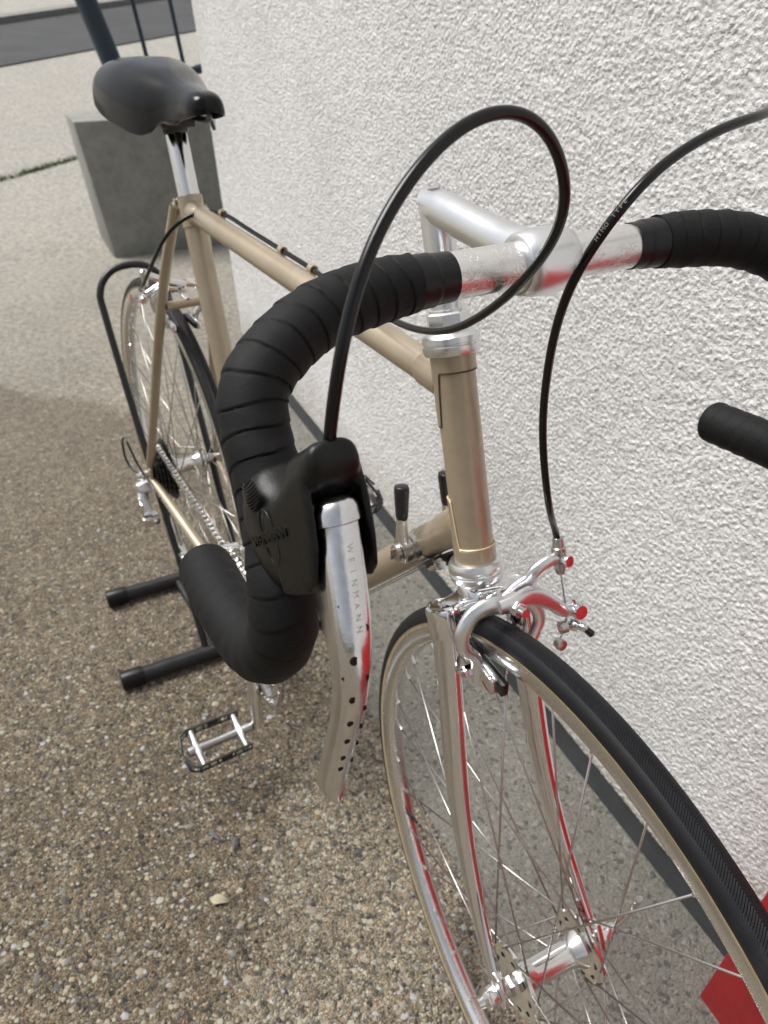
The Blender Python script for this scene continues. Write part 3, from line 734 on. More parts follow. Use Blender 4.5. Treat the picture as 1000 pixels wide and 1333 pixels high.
def lever(s):
    P = lever_pts(s); m_ = len(P); T_ = np.gradient(P, axis=0); T_ /= np.linalg.norm(T_, axis=1)[:, None]
    t = np.linspace(0, 1, m_)
    W_ = np.interp(t, [0, .05, .3, .5, .62, .9, .95, .98, 1], [.0085, .0086, .0083, .0076, .0070, .0069, .0066, .0054, .0022])
    Dp = np.interp(t, [0, .15, .28, .42, .52, .9, 1], [.020, .025, .018, .0060, .0038, .0036, .003])
    rings = []; 
    for p, tg, w_, dp in zip(P, T_, W_, Dp):
        y = Yv; nrm = np.cross(y, tg); nrm = norm(nrm); nrm = nrm if nrm[0] > 0 else -nrm   # outwards, to the front
        y = norm(np.cross(tg, nrm))
        ring = []; k = 14
        for i in range(k + 1):     # rounded front
            a = math.pi * i / k; c_, s_ = math.cos(a), math.sin(a)
            ring.append(p + y * w_ * np.sign(c_) * abs(c_) ** .75 + nrm * (.0074 * abs(s_) ** .95 - .003))
        ring += [p - y * w_ * .99 - nrm * dp, p - y * (w_ - .0014) - nrm * dp, p - y * (w_ - .0016) + nrm * -.0015, p + y * (w_ - .0016) + nrm * -.0015, p + y * (w_ - .0014) - nrm * dp, p + y * w_ * .99 - nrm * dp]
        rings.append(ring)
    v, f = loft(rings); return S(v), f
def text_mesh(txt, size, depth, o, X, Y, name, m, parent, res=2, bold=0):
    cu = D.curves.new('t', 'FONT'); cu.body = txt; cu.size = size; cu.extrude = depth; cu.align_x = 'CENTER'; cu.align_y = 'CENTER'; cu.resolution_u = res; cu.offset = bold
    ob = D.objects.new('t', cu); COL.objects.link(ob); dg = bpy.context.evaluated_depsgraph_get()
    me = D.meshes.new_from_object(ob.evaluated_get(dg)); D.objects.remove(ob); 
    X, Y = norm(X), norm(Y); Z_ = np.cross(X, Y); o = V3(o)
    for v in me.vertices: c_ = v.co; q = o + X * c_.x + Y * c_.y + Z_ * c_.z; v.co = q
    me.materials.clear(); me.materials.append(M[m]); ob = D.objects.new(name, me); COL.objects.link(ob); ob.parent = parent; return ob
for s in (-1, 1):
    lvr = empty('brake_lever', bike)
    tmp = obj('hood_tmp', mb(hood(s), sidewall(s, .0148, .0182), sidewall(s, -.0182, -.0148)), 'rubber')
    rm = tmp.modifiers.new('r', 'REMESH'); rm.mode = 'VOXEL'; rm.voxel_size = .0008 if s < 0 else .002; rm.use_smooth_shade = True
    sm_ = tmp.modifiers.new('s', 'SMOOTH'); sm_.iterations = 30 if s < 0 else 2; sm_.factor = .5
    me_ = D.meshes.new_from_object(tmp.evaluated_get(bpy.context.evaluated_depsgraph_get())); D.objects.remove(tmp)
    hd = obj('hood', me_, 'rubber', lvr, sharp=180)
    bl = obj('lever_blade', mb(lever(s)), 'alu_lever', lvr, sharp=50)
    P = lever_pts(s); T0 = norm(P[3] - P[0])
    c0 = P[0]; nrm = norm(np.cross(Yv, T0)); nrm = nrm if nrm[0] > 0 else -nrm
    rg = []
    for dt, rr, k in ((-.0075, .0040, 1), (-.0068, .0066, 1), (-.005, .0086, 1), (-.002, .0098, 1), (.0028, .0100, 1), (.0034, .0092, 1), (.0034, .004, 1)):
        rg.append([S(c0 + T0 * dt + Yv * rr * math.cos(a) + nrm * (rr * .82 * math.sin(a) - .003)) for a in np.linspace(0, 2 * np.pi, 28, endpoint=False)])
    obj('lever_cap', mb(loft(rg)), 'alu_lever', lvr, sharp=40)
    # drilled holes: near-black discs on the blade face stand for the shade inside
    hp = lever_pts(s, 20); dd = np.r_[0, np.cumsum(np.linalg.norm(np.diff(hp, axis=0), axis=1))]
    for dist, yo, rr in ((.0345, .0052, .0012), (.045, -.0038, .0017), (.056, .0018, .0021), (.063, .0052, .0012), (.065, -.0034, .0016), (.0735, .0020, .0018), (.081, -.0036, .0016), (.087, .0016, .0016), (.0925, -.0038, .0015), (.0985, .0012, .0015), (.104, -.004, .0015), (.1105, .0010, .0014), (.117, -.004, .0014), (.119, .0008, .0014)):
        p = np.array([np.interp(dist, dd, hp[:, i]) for i in range(3)]); p2 = np.array([np.interp(dist + .002, dd, hp[:, i]) for i in range(3)])
        tg = norm(p2 - p); nr = norm(np.cross(Yv, tg)); nr = nr if nr[0] > 0 else -nr
        hw = .0072; yo_ = yo * 1.0; zf = .0074 * max(0, 1 - (abs(yo_) / hw) ** 2.2) ** .45 - .003
        q = p + Yv * yo_ * -s * -1 + nr * zf; tilt = norm(nr + Yv * yo_ * 60 * (1) * .6)
        tilt = norm(nr + Yv * (yo_ * 55))
        v, f = lathe([(-.001, rr * .9), (.00022, rr * .9)], q, tilt, 16)
        obj('drilled_hole', mb((S(v), f)), 'hole_shade', bl)
    # raised lettering and globe on the side of the hood
    if True:
        yd = s * .0207
        o0 = HL(.033, .010, .0131, s)
        Xd = norm(HL(.044, .009, .0100, s) - HL(.020, .009, .0156, s)); Yd = -norm(S(CL + TD) - S(CL)); out = norm(np.cross(Xd, Yd)); out = out if out @ (HL(0, 0, 1, s) - HL(0, 0, 0, s)) > 0 else -out
        if s < 0:
            text_mesh('WEINMANN', .0060, .0005, o0, Xd, Yd, 'lettering', 'rubber', hd, bold=.00015)
            for sg in (-1, 1):
                arc = []
                for i in range(17):
                    a = math.pi * (i / 16); arc.append(o0 + Xd * .0056 * math.cos(a) + Yd * sg * (.0036 + .0085 * math.sin(a)))
                obj('globe_outline', mb(tube(arc, .00045, 6)), 'rubber', hd)
            for i in range(9):
                hwid = math.sqrt(max(0, 1 - ((i - 4) / 4.6) ** 2)) * .0075
                cc = HL(.024, -.0095 + (i - 4) * .00140, .0150, s)
                arc = [cc + Xd * u * hwid + Yd * (.0016 * (u * u - .3)) - out * (0.0012 * u * u) for u in np.linspace(-1, 1, 9)]
                obj('thumb_ridge', mb(tube(arc, .0005, 6)), 'rubber', hd)
            pl = lever_pts(s, 20)
            txt = 'WEINMANN'
            for i, ch in enumerate(txt):
                dist = .014 + i * .0044
                p = np.array([np.interp(dist, dd, hp[:, j]) for j in range(3)]); p2 = np.array([np.interp(dist + .002, dd, hp[:, j]) for j in range(3)])
                tg = norm(p2 - p); nr = norm(np.cross(Yv, tg)); nr = nr if nr[0] > 0 else -nr
                q = S(p + Yv * .0010 + nr * .0044); a2 = S(p + tg) - S(p); ay = S(p + Yv) - S(p)
                text_mesh(ch, .0036, .00004, q, a2, ay, 'lettering', 'cast', bl)

# --- cables
def cable(name, P, r, m='cable', parent=None, w=.022): return part(name, mb(tube(smooth_path(P, w), r, 16)), m, parent)
RB = [(-.013, -.198, .909), (-.009, -.196, .939), (-.013, -.188, .960), (-.021, -.173, .982), (-.028, -.149, 1.003), (-.032, -.127, 1.0145), (-.033, -.106, 1.0175), (-.035, -.087, 1.009), (-.038, -.0715, .991), (-.047, -.060, .970), (-.066, -.0515, .948), (-.094, -.0435, .922), (-.131, -.037, .894), (-.163, -.033, .875), (-.197, -.029, .862), (-.240, -.0225, .852), (-.290, -.014, .846), (-.373, -.003, .843), (-.43, .008, .843), (-.46, .013, .842)]
hp0 = S(CL + np.array([.100, -.176, -.028]))
e0 = np.array(RB[0]); 
RBf = [tuple(e0 + (e0 - np.array(RB[1])) * .8 )] + RB
TTd = norm(SC - TT0)
def ttp(x, y=.0115, up=.0128):
    t = (x - TT0[0]) / (SC[0] - TT0[0]); p = TT0 + (SC - TT0) * t; return (p[0], y, p[2] + up)
RBf = RBf[:-2] + [(-.41, .006, ttp(-.41)[2] + .002), ttp(-.46), ttp(-.53), ttp(-.62), ttp(-.70)] + [(-.742, -.004, .8335), (-.745, -.030, .824), (-.768, -.046, .798), (-.812, -.054, .757), (-.865, -.056, .718), (-.900, -.052, .700), (-.925, -.048, .694)]
cable('rear_brake_cable', RBf, .0026)
for x in (-.46, -.53, -.70): 
    p = V3(ttp(x)); part('cable_clip', mb(lathe([(-.004, .0032), (-.004, .0046), (.004, .0046), (.004, .0032)], p, TTd, 16, closed=True), boxv(p - [0, .002, .004], (.010, .006, .004))), 'paint')
pt_ = V3(ttp(-.53)); 
FBc = [(-.085, .130, 1.003), (-.063, .088, 1.002), (-.056, .050, 1.000), (-.052, .006, .988), (-.049, -.019, .974), (-.055, -.028, .956), (-.067, -.030, .932), (-.083, -.022, .899), (-.097, -.010, .861), (-.1045, -.002, .836), (-.1085, .005, .810), (-.110, .0135, .780), (-.1105, .0225, .750)]
BAR_ = BP(.0545, .033, .035)
FB = [(-.06, .235, .93), (-.075, .19, .985)] + FBc[:1] + FBc[1:] + [tuple(BAR_ + AXS * .022 + np.array([.001, -.003, 0])), tuple(BAR_ + AXS * .006)]
FB = [tuple(S(CL + np.array([.100, .176, -.028]))), tuple(S(CL + np.array([.085, .180, .02])))] + FB[1:]
cable('front_brake_cable', FB, .0026)
# print on the sleeve
fq = smooth_path(FB); fd_ = np.r_[0, np.cumsum(np.linalg.norm(np.diff(fq, axis=0), axis=1))]; kk = int(np.argmin(np.linalg.norm(fq - np.array([-.0555, -.0285, .955]), axis=1)))
cab_o = [o for o in D.objects if o.name.startswith('front_brake_cable')][0]
for i, ch in enumerate('HIMO TYPE'):
    if ch == ' ': continue
    dist = fd_[kk] - i * .0024; p = np.array([np.interp(dist, fd_, fq[:, j]) for j in range(3)]); p2 = np.array([np.interp(dist - .001, fd_, fq[:, j]) for j in range(3)])
    tg = norm(p2 - p); nr = np.array([.45, -.62, .64]); nr = norm(nr - tg * (nr @ tg)); yv = np.cross(nr, tg)
    text_mesh(ch, .0030, .00004, p + nr * .00262, tg, yv, 'lettering', 'print', cab_o)

# --- fork
crown = MB()
cs = []
for lat in np.linspace(-.042, .042, 15):
    k = abs(lat) / .042; top = .012 - .010 * k ** 1.2; bot = -.010; dpt = .0135 - .002 * k + (.003 if k < .35 else 0)
    if k > .95: top -= .002; dpt *= .75
    cs.append([BP(lat, (top + bot) / 2 + (top - bot) / 2 * np.sign(math.sin(a)) * abs(math.sin(a)) ** .5, dpt * np.sign(math.cos(a)) * abs(math.cos(a)) ** .6) for a in np.linspace(0, 2 * np.pi, 24, endpoint=False)])
crown.add(*loft(cs)); crown.add(*lathe([(-.001, .019), (.006, .0185), (.012, .0165), (.0165, .0150), (.0175, .0130)], BP(0, 0, 0), AXS, 36))
fork = part('fork_crown', crown, 'chrome', sharp=50)
for s in (-1, 1):
    P = []
    for t in np.linspace(0, 1, 30):
        sa = (CRW - A0) @ AX * (1 - t); sa0 = (CRW - A0) @ AX
        off = RAKE * max(0, (.20 - sa) / .20) ** 2.0; lat = s * (.0335 + (.052 - .0335) * t)
        P.append(S(A0 + AX * sa + FW * off + Yv * lat))
    P = np.array(P); t = np.linspace(0, 1, 30)
    P[0] += AXS * .001
    ra = np.interp(t, [0, .5, 1], [.0138, .0118, .0062]); rb = np.interp(t, [0, .5, 1], [.0100, .0092, .0058])
    part('fork_blade', mb(tube(P, ra, 28, ref=FWS, r2=rb)), 'chrome')
    part('fork_shoulder', mb(lathe([(-.022, .0142), (-.002, .0148), (.0012, .0140), (.0018, .0118), (.0006, .010)], BP(s * .0335, .003, 0), AXS, 32)), 'chrome', fork)
    e = S(FA + np.array([0, s * .052, 0]))
    part('fork_end', mb(prism([(-.006, .020), (.006, .020), (.010, .004), (.011, -.009), (.0045, -.011), (.0045, 0), (-.0045, 0), (-.0045, -.011), (-.011, -.009), (-.010, .004)], e, FWS, AXS, .006)), 'chrome', bev=.0008)

# --- wheels
def torus(R0, r, n=180, k=20, sq=1, y0=0):
    v = []
    for i in range(n):
        a = 2 * math.pi * i / n
        for j in range(k):
            b_ = 2 * math.pi * j / k; rr = R0 + r * math.cos(b_) * sq; v.append((rr * math.cos(a), y0 + r * math.sin(b_), rr * math.sin(a)))
    return v, ringfaces(n, k, False, True)
def ringprof(prof, n=180):
    v = []
    for i in range(n):
        a = 2 * math.pi * i / n
        for rr, y in prof: v.append((rr * math.cos(a), y, rr * math.sin(a)))
    return v, ringfaces(n, len(prof), False, True)
ME = {}
def tyre_mesh():
    n, k = 240, 28; R0, r = .3235, .0112
    me = mb(torus(R0, r, n, k)).mesh('tyre')
    bm = bmesh.new(); bm.from_mesh(me); bmesh.ops.recalc_face_normals(bm, faces=bm.faces); bm.to_mesh(me); bm.free()
    uv = me.uv_layers.new(name='UVMap')
    for p in me.polygons:
        us = []
        for li in p.loop_indices:
            co = me.vertices[me.loops[li].vertex_index].co; a = math.atan2(co.z, co.x); b_ = math.atan2(co.y, math.hypot(co.x, co.z) - R0); us.append([a * R0, b_ * r])
        ref = us[0][0]; refb = us[0][1]
        for li, u in zip(p.loop_indices, us):
            if u[0] - ref > 1: u[0] -= 2 * math.pi * R0
            if u[0] - ref < -1: u[0] += 2 * math.pi * R0
            uv.data[li].uv = u
    return me
tm = tyre_mesh()
rimprof = [(.3175, .0085), (.3178, .0100), (.3165, .0104), (.3050, .0102), (.3030, .0092), (.3008, .0060), (.3000, 0), (.3008, -.0060), (.3030, -.0092), (.3050, -.0102), (.3165, -.0104), (.3178, -.0100), (.3175, -.0085), (.3150, 0)]
def spoke_mesh(p, q, name='spoke'):
    p, q = V3(p), V3(q); d = norm(q - p)
    return mb(cyl(p, q, .00095, 6)).mesh(name)
def wheel(name, mw, yl, yr, flR, barrel, axle, front):
    """local frame: x forward, y left, z up; yl / yr flange positions"""
    W_ = empty(name, bike, mw)
    ty = D.objects.new('tyre', tm if front else tm); COL.objects.link(ty); ty.parent = W_
    if not tm.materials:
        tm.materials.append(M['tyre']); tm.polygons.foreach_set('use_smooth', [True] * len(tm.polygons))
    for s in (-1, 1):
        pr = [(.3172, s * .0088), (.3172, s * .0103), (.3190, s * .0106), (.3204, s * .01115), (.3204, s * .0098)]
        key = 'tw%d' % s
        if key in ME: o = D.objects.new('sidewall', ME[key]); COL.objects.link(o); o.parent = W_
        else: o = obj('sidewall', mb(ringprof(pr)), 'tan', W_); ME[key] = o.data
    if 'rim' in ME: o = D.objects.new('rim', ME['rim']); COL.objects.link(o); o.parent = W_
    else: o = obj('rim', mb(ringprof(rimprof)), 'rim', W_); ME['rim'] = o.data
    rimo = o
    hub = MB()
    pr = [(yr - .006, .0085), (yr - .003, .012), (yr - .0022, flR), (yr + .0012, flR + .0002), (yr + .002, flR - .002), (yr + .003, barrel + .006), (yr + .010, barrel + .0015), (yr + .018, barrel),
          (yl - .018, barrel), (yl - .010, barrel + .0015), (yl - .003, barrel + .006), (yl - .002, flR - .002), (yl - .0012, flR + .0002), (yl + .0022, flR), (yl + .003, .012), (yl + .006, .0085)]
    hub.add(*lathe(pr, (0, 0, 0), Yv, 48))
    hubo = obj('hub', hub, 'alu', W_, sharp=30)
    for y in (yr, yl):
        for i in range(9):
            a = 2 * math.pi * (i + .5) / 9; c_ = np.array([math.cos(a) * flR * .70, y, math.sin(a) * flR * .70])
            if 'fh' in ME: ho = D.objects.new('flange_hole', ME['fh']); COL.objects.link(ho); ho.parent = W_
            else: ho = obj('flange_hole', mb(lathe([(-.0026, .0036), (.0026, .0036)], (0, 0, 0), Yv, 12)), 'hole_shade', W_); ME['fh'] = ho.data  # solid plug, its black paints the shade of a hole
            ho.location = c_
    R1 = .3015; base = None
    for side, y in ((0, yl), (1, yr)):
        for k in range(18):
            a0 = 2 * math.pi * (k * 2 + side) / 36; dirn = 1 if k % 2 else -1
            ah = a0 + dirn * math.radians(61)
            key = (front, side, dirn)
            if key not in ME:
                yo = y + (.0022 if dirn > 0 else -.0022) * (1 if side == 0 else -1)
                p = (flR * .93 * math.cos(dirn * math.radians(61)), yo, flR * .93 * math.sin(dirn * math.radians(61))); q = (R1, (.002 if side == 0 else -.002), 0)
                me = spoke_mesh(p, q); me.materials.append(M['spoke']); me.polygons.foreach_set('use_smooth', [True] * len(me.polygons)); ME[key] = me
                d = norm(V3(q) - p); nm = mb(cyl(V3(q) - d * .009, V3(q) + d * .002, .0019, 8)).mesh('nipple'); nm.materials.append(M['alu']); ME[key + ('n',)] = nm
            sp = D.objects.new('spoke', ME[key]); COL.objects.link(sp); sp.parent = W_; sp.rotation_euler = (0, -a0, 0)
            nn_ = D.objects.new('nipple', ME[key + ('n',)]); COL.objects.link(nn_); nn_.parent = sp
    ya, yb = axle
    ax_ = obj('axle', mb(cyl((0, ya, 0), (0, yb, 0), .0045, 16)), 'steel', W_)
    vp = 2 * math.pi * (.5 / 36) + math.radians(198)
    return W_, hubo, ax_
FM = RS @ Matrix.Translation(FA)
fwh, fhub, fax = wheel('front_wheel', FM, .0345, -.0345, .0335, .0125, (-.060, .060), True)
RM = Matrix.Translation(RA)
rwh, rhub, rax = wheel('rear_wheel', RM, .033, -.020, .031, .0135, (-.072, .072), False)
# locknuts and quick releases
def nuts(W_, y, s, big=1):
    obj('lock_nut', mb(hexa((0, y, 0), (0, s, 0), .006, .0095), lathe([(.006, .0085), (.012, .0080)], (0, y, 0), (0, s, 0), 24)), 'steel', W_, sharp=25)
for s in (-1, 1):
    nuts(fwh, s * .0385, s); nuts(rwh, s * (.047 if s < 0 else .042), s)
def qr(W_, y, s, lever_dir=None):
    obj('skewer_nut', mb(lathe([(0, .0085), (.004, .0095), (.010, .0090), (.013, .0055), (.018, .0050), (.0185, .003)], (0, y, 0), (0, s, 0), 20)), 'alu', W_)
    if lever_dir:
        d = norm(lever_dir); o0 = V3((0, y + s * .016, 0))
        P = catmull([o0, o0 + d * .010 + [0, s * .006, 0], o0 + d * .030 + [0, s * .012, 0], o0 + d * .052 + [0, s * .008, 0]], 8)
        obj('quick_release_lever', mb(tube(P, np.interp(np.linspace(0, 1, len(P)), [0, .3, 1], [.0055, .0040, .0048]), 12, ref=(0, 1, 0), r2=.0028)), 'alu', W_)
qr(fwh, -.0555, -1); qr(fwh, .0555, 1, (.15, .1, 1)); qr(rwh, -.068, -1); qr(rwh, .068, 1, (.3, 0, 1))
# valve on the front rim
a = math.radians(206); d = np.array([math.cos(a), 0, math.sin(a)])
obj('valve', mb(cyl(d * .301, d * .285, .0026, 10), cyl(d * .285, d * .275, .0017, 8)), 'dark_steel', fwh)
# front reflector sticker on the rear rim
a = math.radians(118); d = np.array([math.cos(a), 0, math.sin(a)]); tg = np.array([-math.sin(a), 0, math.cos(a)])
obj('rim_sticker', mb(prism([(-.009, -.0045), (.009, -.0045), (.009, .0045), (-.009, .0045)], d * .309 + [0, -.0108, 0], tg, d, .0008)), 'orange', rwh)

# --- front brake (side-pull caliper)
fb = empty('front_brake', bike)
def arm(name, P, ra, rb, par=fb, m='satin', bp=BP): 
    Q = np.array([bp(*p) for p in P]); Q = catmull(Q, 6); k = len(Q)
    return obj(name, mb(tube(Q, np.interp(np.linspace(0, 1, k), np.linspace(0, 1, len(ra)), ra), 18, ref=FWS, r2=np.interp(np.linspace(0, 1, k), np.linspace(0, 1, len(rb)), rb), prof=2.15)), m, par, sharp=50)
arm('caliper_arm', [(.008, .010, .040), (-.003, .0105, .041), (-.015, .0125, .040), (-.028, .009, .038), (-.0385, -.005, .036), (-.0360, -.020, .032), (-.0265, -.031, .027), (-.0225, -.040, .024), (-.0225, -.058, .021)], [.0045, .0045, .0045, .0042, .0040], [.0075, .0072, .0065, .0055, .0048, .0050])
arm('caliper_arm', [(-.010, .012, .046), (.004, .0125, .047), (.017, .0125, .045), (.030, .006, .043), (.042, -.004, .041), (.050, -.0120, .040), (.061, -.0150, .040)], [.0042, .0045, .0045, .0042], [.0060, .0078, .0062, .0052])
arm('caliper_arm', [(.006, .004, .026), (.018, .012, .027), (.028, .0175, .030), (.034, .025, .033), (.045, .030, .035), (.0545, .0305, .035)], [.0040, .0040, .0042], [.0062, .0060, .0050])
arm('caliper_arm', [(.016, .008, .026), (.030, -.002, .027), (.037, -.018, .027), (.032, -.032, .026), (.0235, -.042, .025), (.0225, -.058, .022)], [.0040, .0040, .0040], [.0065, .0056, .0048])
obj('pivot_bolt', mb(cyl(BP(0, .008, -.02), BP(0, .008, .052), .0035, 14), hexa(BP(0.002, .0095, .050), FWS, .006, .0058), lathe([(0, .0036), (.009, .0036)], BP(.002, .0095, .054), FWS, 14)), 'chrome', fb, sharp=30)
obj('return_spring', mb(tube(catmull([BP(-.012, .018, .022), BP(.0, .022, .036), BP(-.016, .016, .036), BP(-.026, -.002, .026), BP(-.024, -.018, .022)], 8), .0010, 8)), 'chrome', fb)
# barrel adjuster and cable anchor
B0 = BP(.0545, .0305, .035)
obj('barrel_adjuster', mb(lathe([(-.014, .0032), (-.010, .0045), (-.0095, .0045), (.0, .0048), (.004, .0058), (.008, .0058), (.009, .0046), (.016, .0042), (.0165, .0036)], B0, AXS, 20)), 'steel', fb, sharp=25)
obj('adjuster_bolt', mb(lathe([(0, .0030), (.0, .0050), (.004, .0052), (.0055, .0045), (.006, .001)], B0 - AXS * .002 + FWS * .004 + LAT * .002, norm(FWS + LAT * .15), 20)), 'chrome', fb)
A1 = BP(.062, -.0155, .041)
obj('cable_anchor', mb(lathe([(-.006, .0050), (.003, .0066), (.0062, .0068), (.0075, .0058), (.0078, .001)], A1, FWS, 24), cyl(A1 + AXS * .006, A1 + AXS * .010, .0028, 10)), 'chrome', fb)
obj('release_knob', mb(lathe([(-.008, .0035), (-.004, .0050), (.003, .0050), (.005, .0040), (.010, .0032), (.012, .001)], A1 - AXS * .0125 - LAT * .003, norm(FWS + LAT * .4), 18)), 'chrome', fb)
obj('release_lever', mb(tube([A1 - AXS * .014 + FWS * .001, A1 - AXS * .018 + LAT * .006 + FWS * .002, A1 - AXS * .024 + LAT * .011 + FWS * .004, A1 - AXS * .0255 + LAT * .0125 + FWS * .004], [.0018, .0028, .0033, .001], 12)), 'plastic', fb)
obj('cable_washer', mb(lathe([(-.004, .0052), (.002, .0052)], A1 - AXS * .011 - LAT * .012, norm(LAT + FWS * .2), 14)), 'steel', fb)
obj('inner_wire', mb(tube([B0 - AXS * .012, A1 - LAT * .009 + AXS * .003, A1 - LAT * .010 - AXS * .008], .0007, 6)), 'steel', fb)
obj('wire_tail', mb(tube(catmull([A1 - LAT * .010 - AXS * .010, BP(.052, -.034, .036), BP(.049, -.043, .034), BP(.050, -.052, .034)], 6), .0006, 6)), 'steel', fb)
obj('wire_end_cap', mb(lathe([(-.004, .0042), (0, .0050), (.003, .0045), (.004, .001)], BP(.0485, -.044, .036), FWS, 14)), 'steel', fb)
for s in (-1, 1):
    c0 = BP(s * .0165, -.047, .016); tz = norm(FWS - AXS * .30); up = norm(np.cross(tz, LAT)); up = up if up[2] > 0 else -up
    bs = empty('brake_shoe', fb)
    obj('pad_holder', mb(prism([(-.027, -.0080), (.027, -.0080), (.027, .0060), (.020, .0075), (-.027, .0070)], c0 + LAT * s * .0022, tz, up, .0068)), 'chrome', bs, bev=.0008)
    obj('brake_pad', mb(prism([(-.029, -.0065), (.0335, -.0065), (.0335, .0055), (-.029, .0055)], c0 - LAT * s * .0030, tz, up, .0065)), 'plastic', bs, bev=.0006)
    obj('pad_nut', mb(hexa(c0 + LAT * s * .008 + up * .0 - tz * -.003, LAT * s, .008, .0052), lathe([(.008, .0034), (.011, .0034)], c0 + LAT * s * .008 + tz * .003, LAT * s, 12)), 'chrome', bs, sharp=25)

# --- rear brake
rb = empty('rear_brake', bike)
BR = br + np.array([-.034, 0, -.002]); bx = norm([-1, 0, .15]); bz = norm([.15, 0, 1])
def RP(lat, a, off): return BR + Yv * lat + bz * a + bx * off
def arm2(P, ra, rb_): return arm('caliper_arm', P, ra, rb_, rb, 'chrome', RP)
arm2([(.01, .006, 0), (-.008, .012, 0), (-.028, .010, 0), (-.038, -.004, 0), (-.034, -.022, 0), (-.024, -.034, 0), (-.022, -.050, 0)], [.0045, .0045, .004], [.007, .006, .005])
arm2([(-.01, .006, .008), (.008, .012, .008), (.028, .010, .006), (.038, -.004, .004), (.034, -.022, 0), (.024, -.034, 0), (.022, -.050, 0)], [.0045, .0045, .004], [.007, .006, .005])
arm2([(.008, .012, .004), (-.020, .016, .004), (-.040, .008, .004), (-.052, .000, .004)], [.0045, .004, .004], [.006, .005, .005])
arm2([(.008, .016, -.004), (-.020, .026, -.004), (-.040, .036, -.004), (-.048, .038, -.004)], [.0045, .004, .004], [.006, .005, .005])
obj('barrel_adjuster', mb(lathe([(-.012, .004), (.0, .005), (.004, .006), (.010, .006), (.012, .004)], RP(-.048, .034, -.004), (0, 0, 1), 16)), 'chrome', rb)
obj('cable_anchor', mb(lathe([(-.01, .005), (.0, .0065), (.004, .005)], RP(-.052, .0, .0), (1, 0, 0), 16)), 'chrome', rb)
obj('pivot_bolt', mb(cyl(RP(0, .008, -.04), RP(0, .008, .012), .004, 12), hexa(RP(0, .008, .012), bx, .006, .006)), 'chrome', rb)
for s in (-1, 1):
    bs = empty('brake_shoe', rb)
    obj('pad_holder', mb(boxv(RP(s * .019, -.045, .0), (.050, .006, .011))), 'chrome', bs, bev=.001)
    obj('brake_pad', mb(boxv(RP(s * .0135, -.045, .0), (.052, .005, .009))), 'plastic', bs, bev=.001)
    obj('pad_nut', mb(hexa(RP(s * .022, -.045, 0), (0, s, 0), .008, .0055)), 'chrome', bs)

# --- shift levers on the down tube
DTd = norm(BB - DT0); DTn = norm(np.cross(DTd, Yv)); DTn = DTn if DTn[2] > 0 else -DTn
SHC = DT0 + DTd * .084
for s in (-1, 1):
    sl = empty('shift_lever', bike); c0 = SHC + Yv * s * .0165
    obj('lever_boss', mb(lathe([(-.004, .0120), (.001, .0120), (.0015, .0105), (.004, .0105), (.0045, .0115), (.010, .0115), (.0105, .0095), (.012, .0095)], c0, (0, s, 0), 28)), 'steel', sl, sharp=25)
    obj('clamp_bolt', mb(lathe([(.012, .0060), (.0125, .0078), (.0155, .0078), (.0165, .0060)], c0, (0, s, 0), 20), boxv(c0 + Yv * s * .018, (.010, .004, .0016), X=(0, 0, 1))), 'steel', sl)
    up = norm(DTn * .78 - DTd * .60 - Yv * s * .05); b0 = c0 + Yv * s * .0085
    P = catmull([b0 - up * .008, b0 + up * .012, b0 + up * .030, b0 + up * .044], 6); k = len(P)
    obj('lever_arm', mb(tube(P, np.interp(np.linspace(0, 1, k), [0, .25, .6, 1], [.0095, .0072, .0050, .0050]), 16, ref=DTd, r2=.0042, prof=3)), 'alu', sl)
    P = catmull([b0 + up * .030, b0 + up * .034, b0 + up * .046, b0 + up * .058, b0 + up * .0615], 6); k = len(P)
    obj('lever_grip', mb(tube(P, np.interp(np.linspace(0, 1, k), [0, .1, .7, .9, 1], [.0050, .0058, .0072, .0064, .002]), 18, ref=DTd, r2=np.interp(np.linspace(0, 1, k), [0, .1, .7, .92, 1], [.0040, .0048, .0064, .0056, .001]))), 'plastic', sl)
part('shifter_band', mb(lathe([(-.006, .0150), (-.006, .0160), (.006, .0160), (.006, .0150)], SHC, DTd, 32, closed=True)), 'chrome')
cs0 = SHC + DTd * .012 - DTn * .0185
stp = empty('cable_stop', bike)
obj('stop_bracket', mb(boxv(SHC - DTn * .019 + DTd * -.012, (.016, .024, .007), X=DTd)), 'dark_steel', stp, bev=.0015)
for s in (-1, 1): obj('stop_screw', mb(lathe([(-.008, .0030), (.0, .0036), (.006, .0036), (.008, .0050), (.012, .0048)], SHC - DTn * .023 + Yv * s * .0085 - DTd * .014, -DTd, 14)), 'plastic' if s > 0 else 'chrome', stp)
for s in (-1, 1):
    a_ = SHC + Yv * s * .010 - DTn * .0170; b_ = BB + Yv * s * .008 - DTn * .0215
    part('gear_wire', mb(cyl(a_, b_, .0006, 6)), 'steel')

# --- crankset
def gear(R0, teeth, y, t, hole=None, tooth=.0045):
    n = teeth * 4; poly = []
    for i in range(n):
        a = 2 * math.pi * i / n; poly.append((R0 + (tooth if i % 4 in (0, 1) else 0)) * np.array([math.cos(a), math.sin(a)]))
    v = []; Ri = hole or R0 * .8
    for yy in (y - t / 2, y + t / 2):
        for p in poly: v.append((p[0], yy, p[1]))
    for yy in (y - t / 2, y + t / 2):
        for i in range(n): a = 2 * math.pi * i / n; v.append((Ri * math.cos(a), yy, Ri * math.sin(a)))
    f = []
    for i in range(n):
        j = (i + 1) % n; f += [(i, j, n + j, n + i), (2 * n + i, 3 * n + i, 3 * n + j, 2 * n + j), (i, 2 * n + i, 2 * n + j, j), (n + i, n + j, 3 * n + j, 3 * n + i)]
    return v, f
def at(vf, c): v, f = vf; return np.asarray(v, float) + V3(c), f
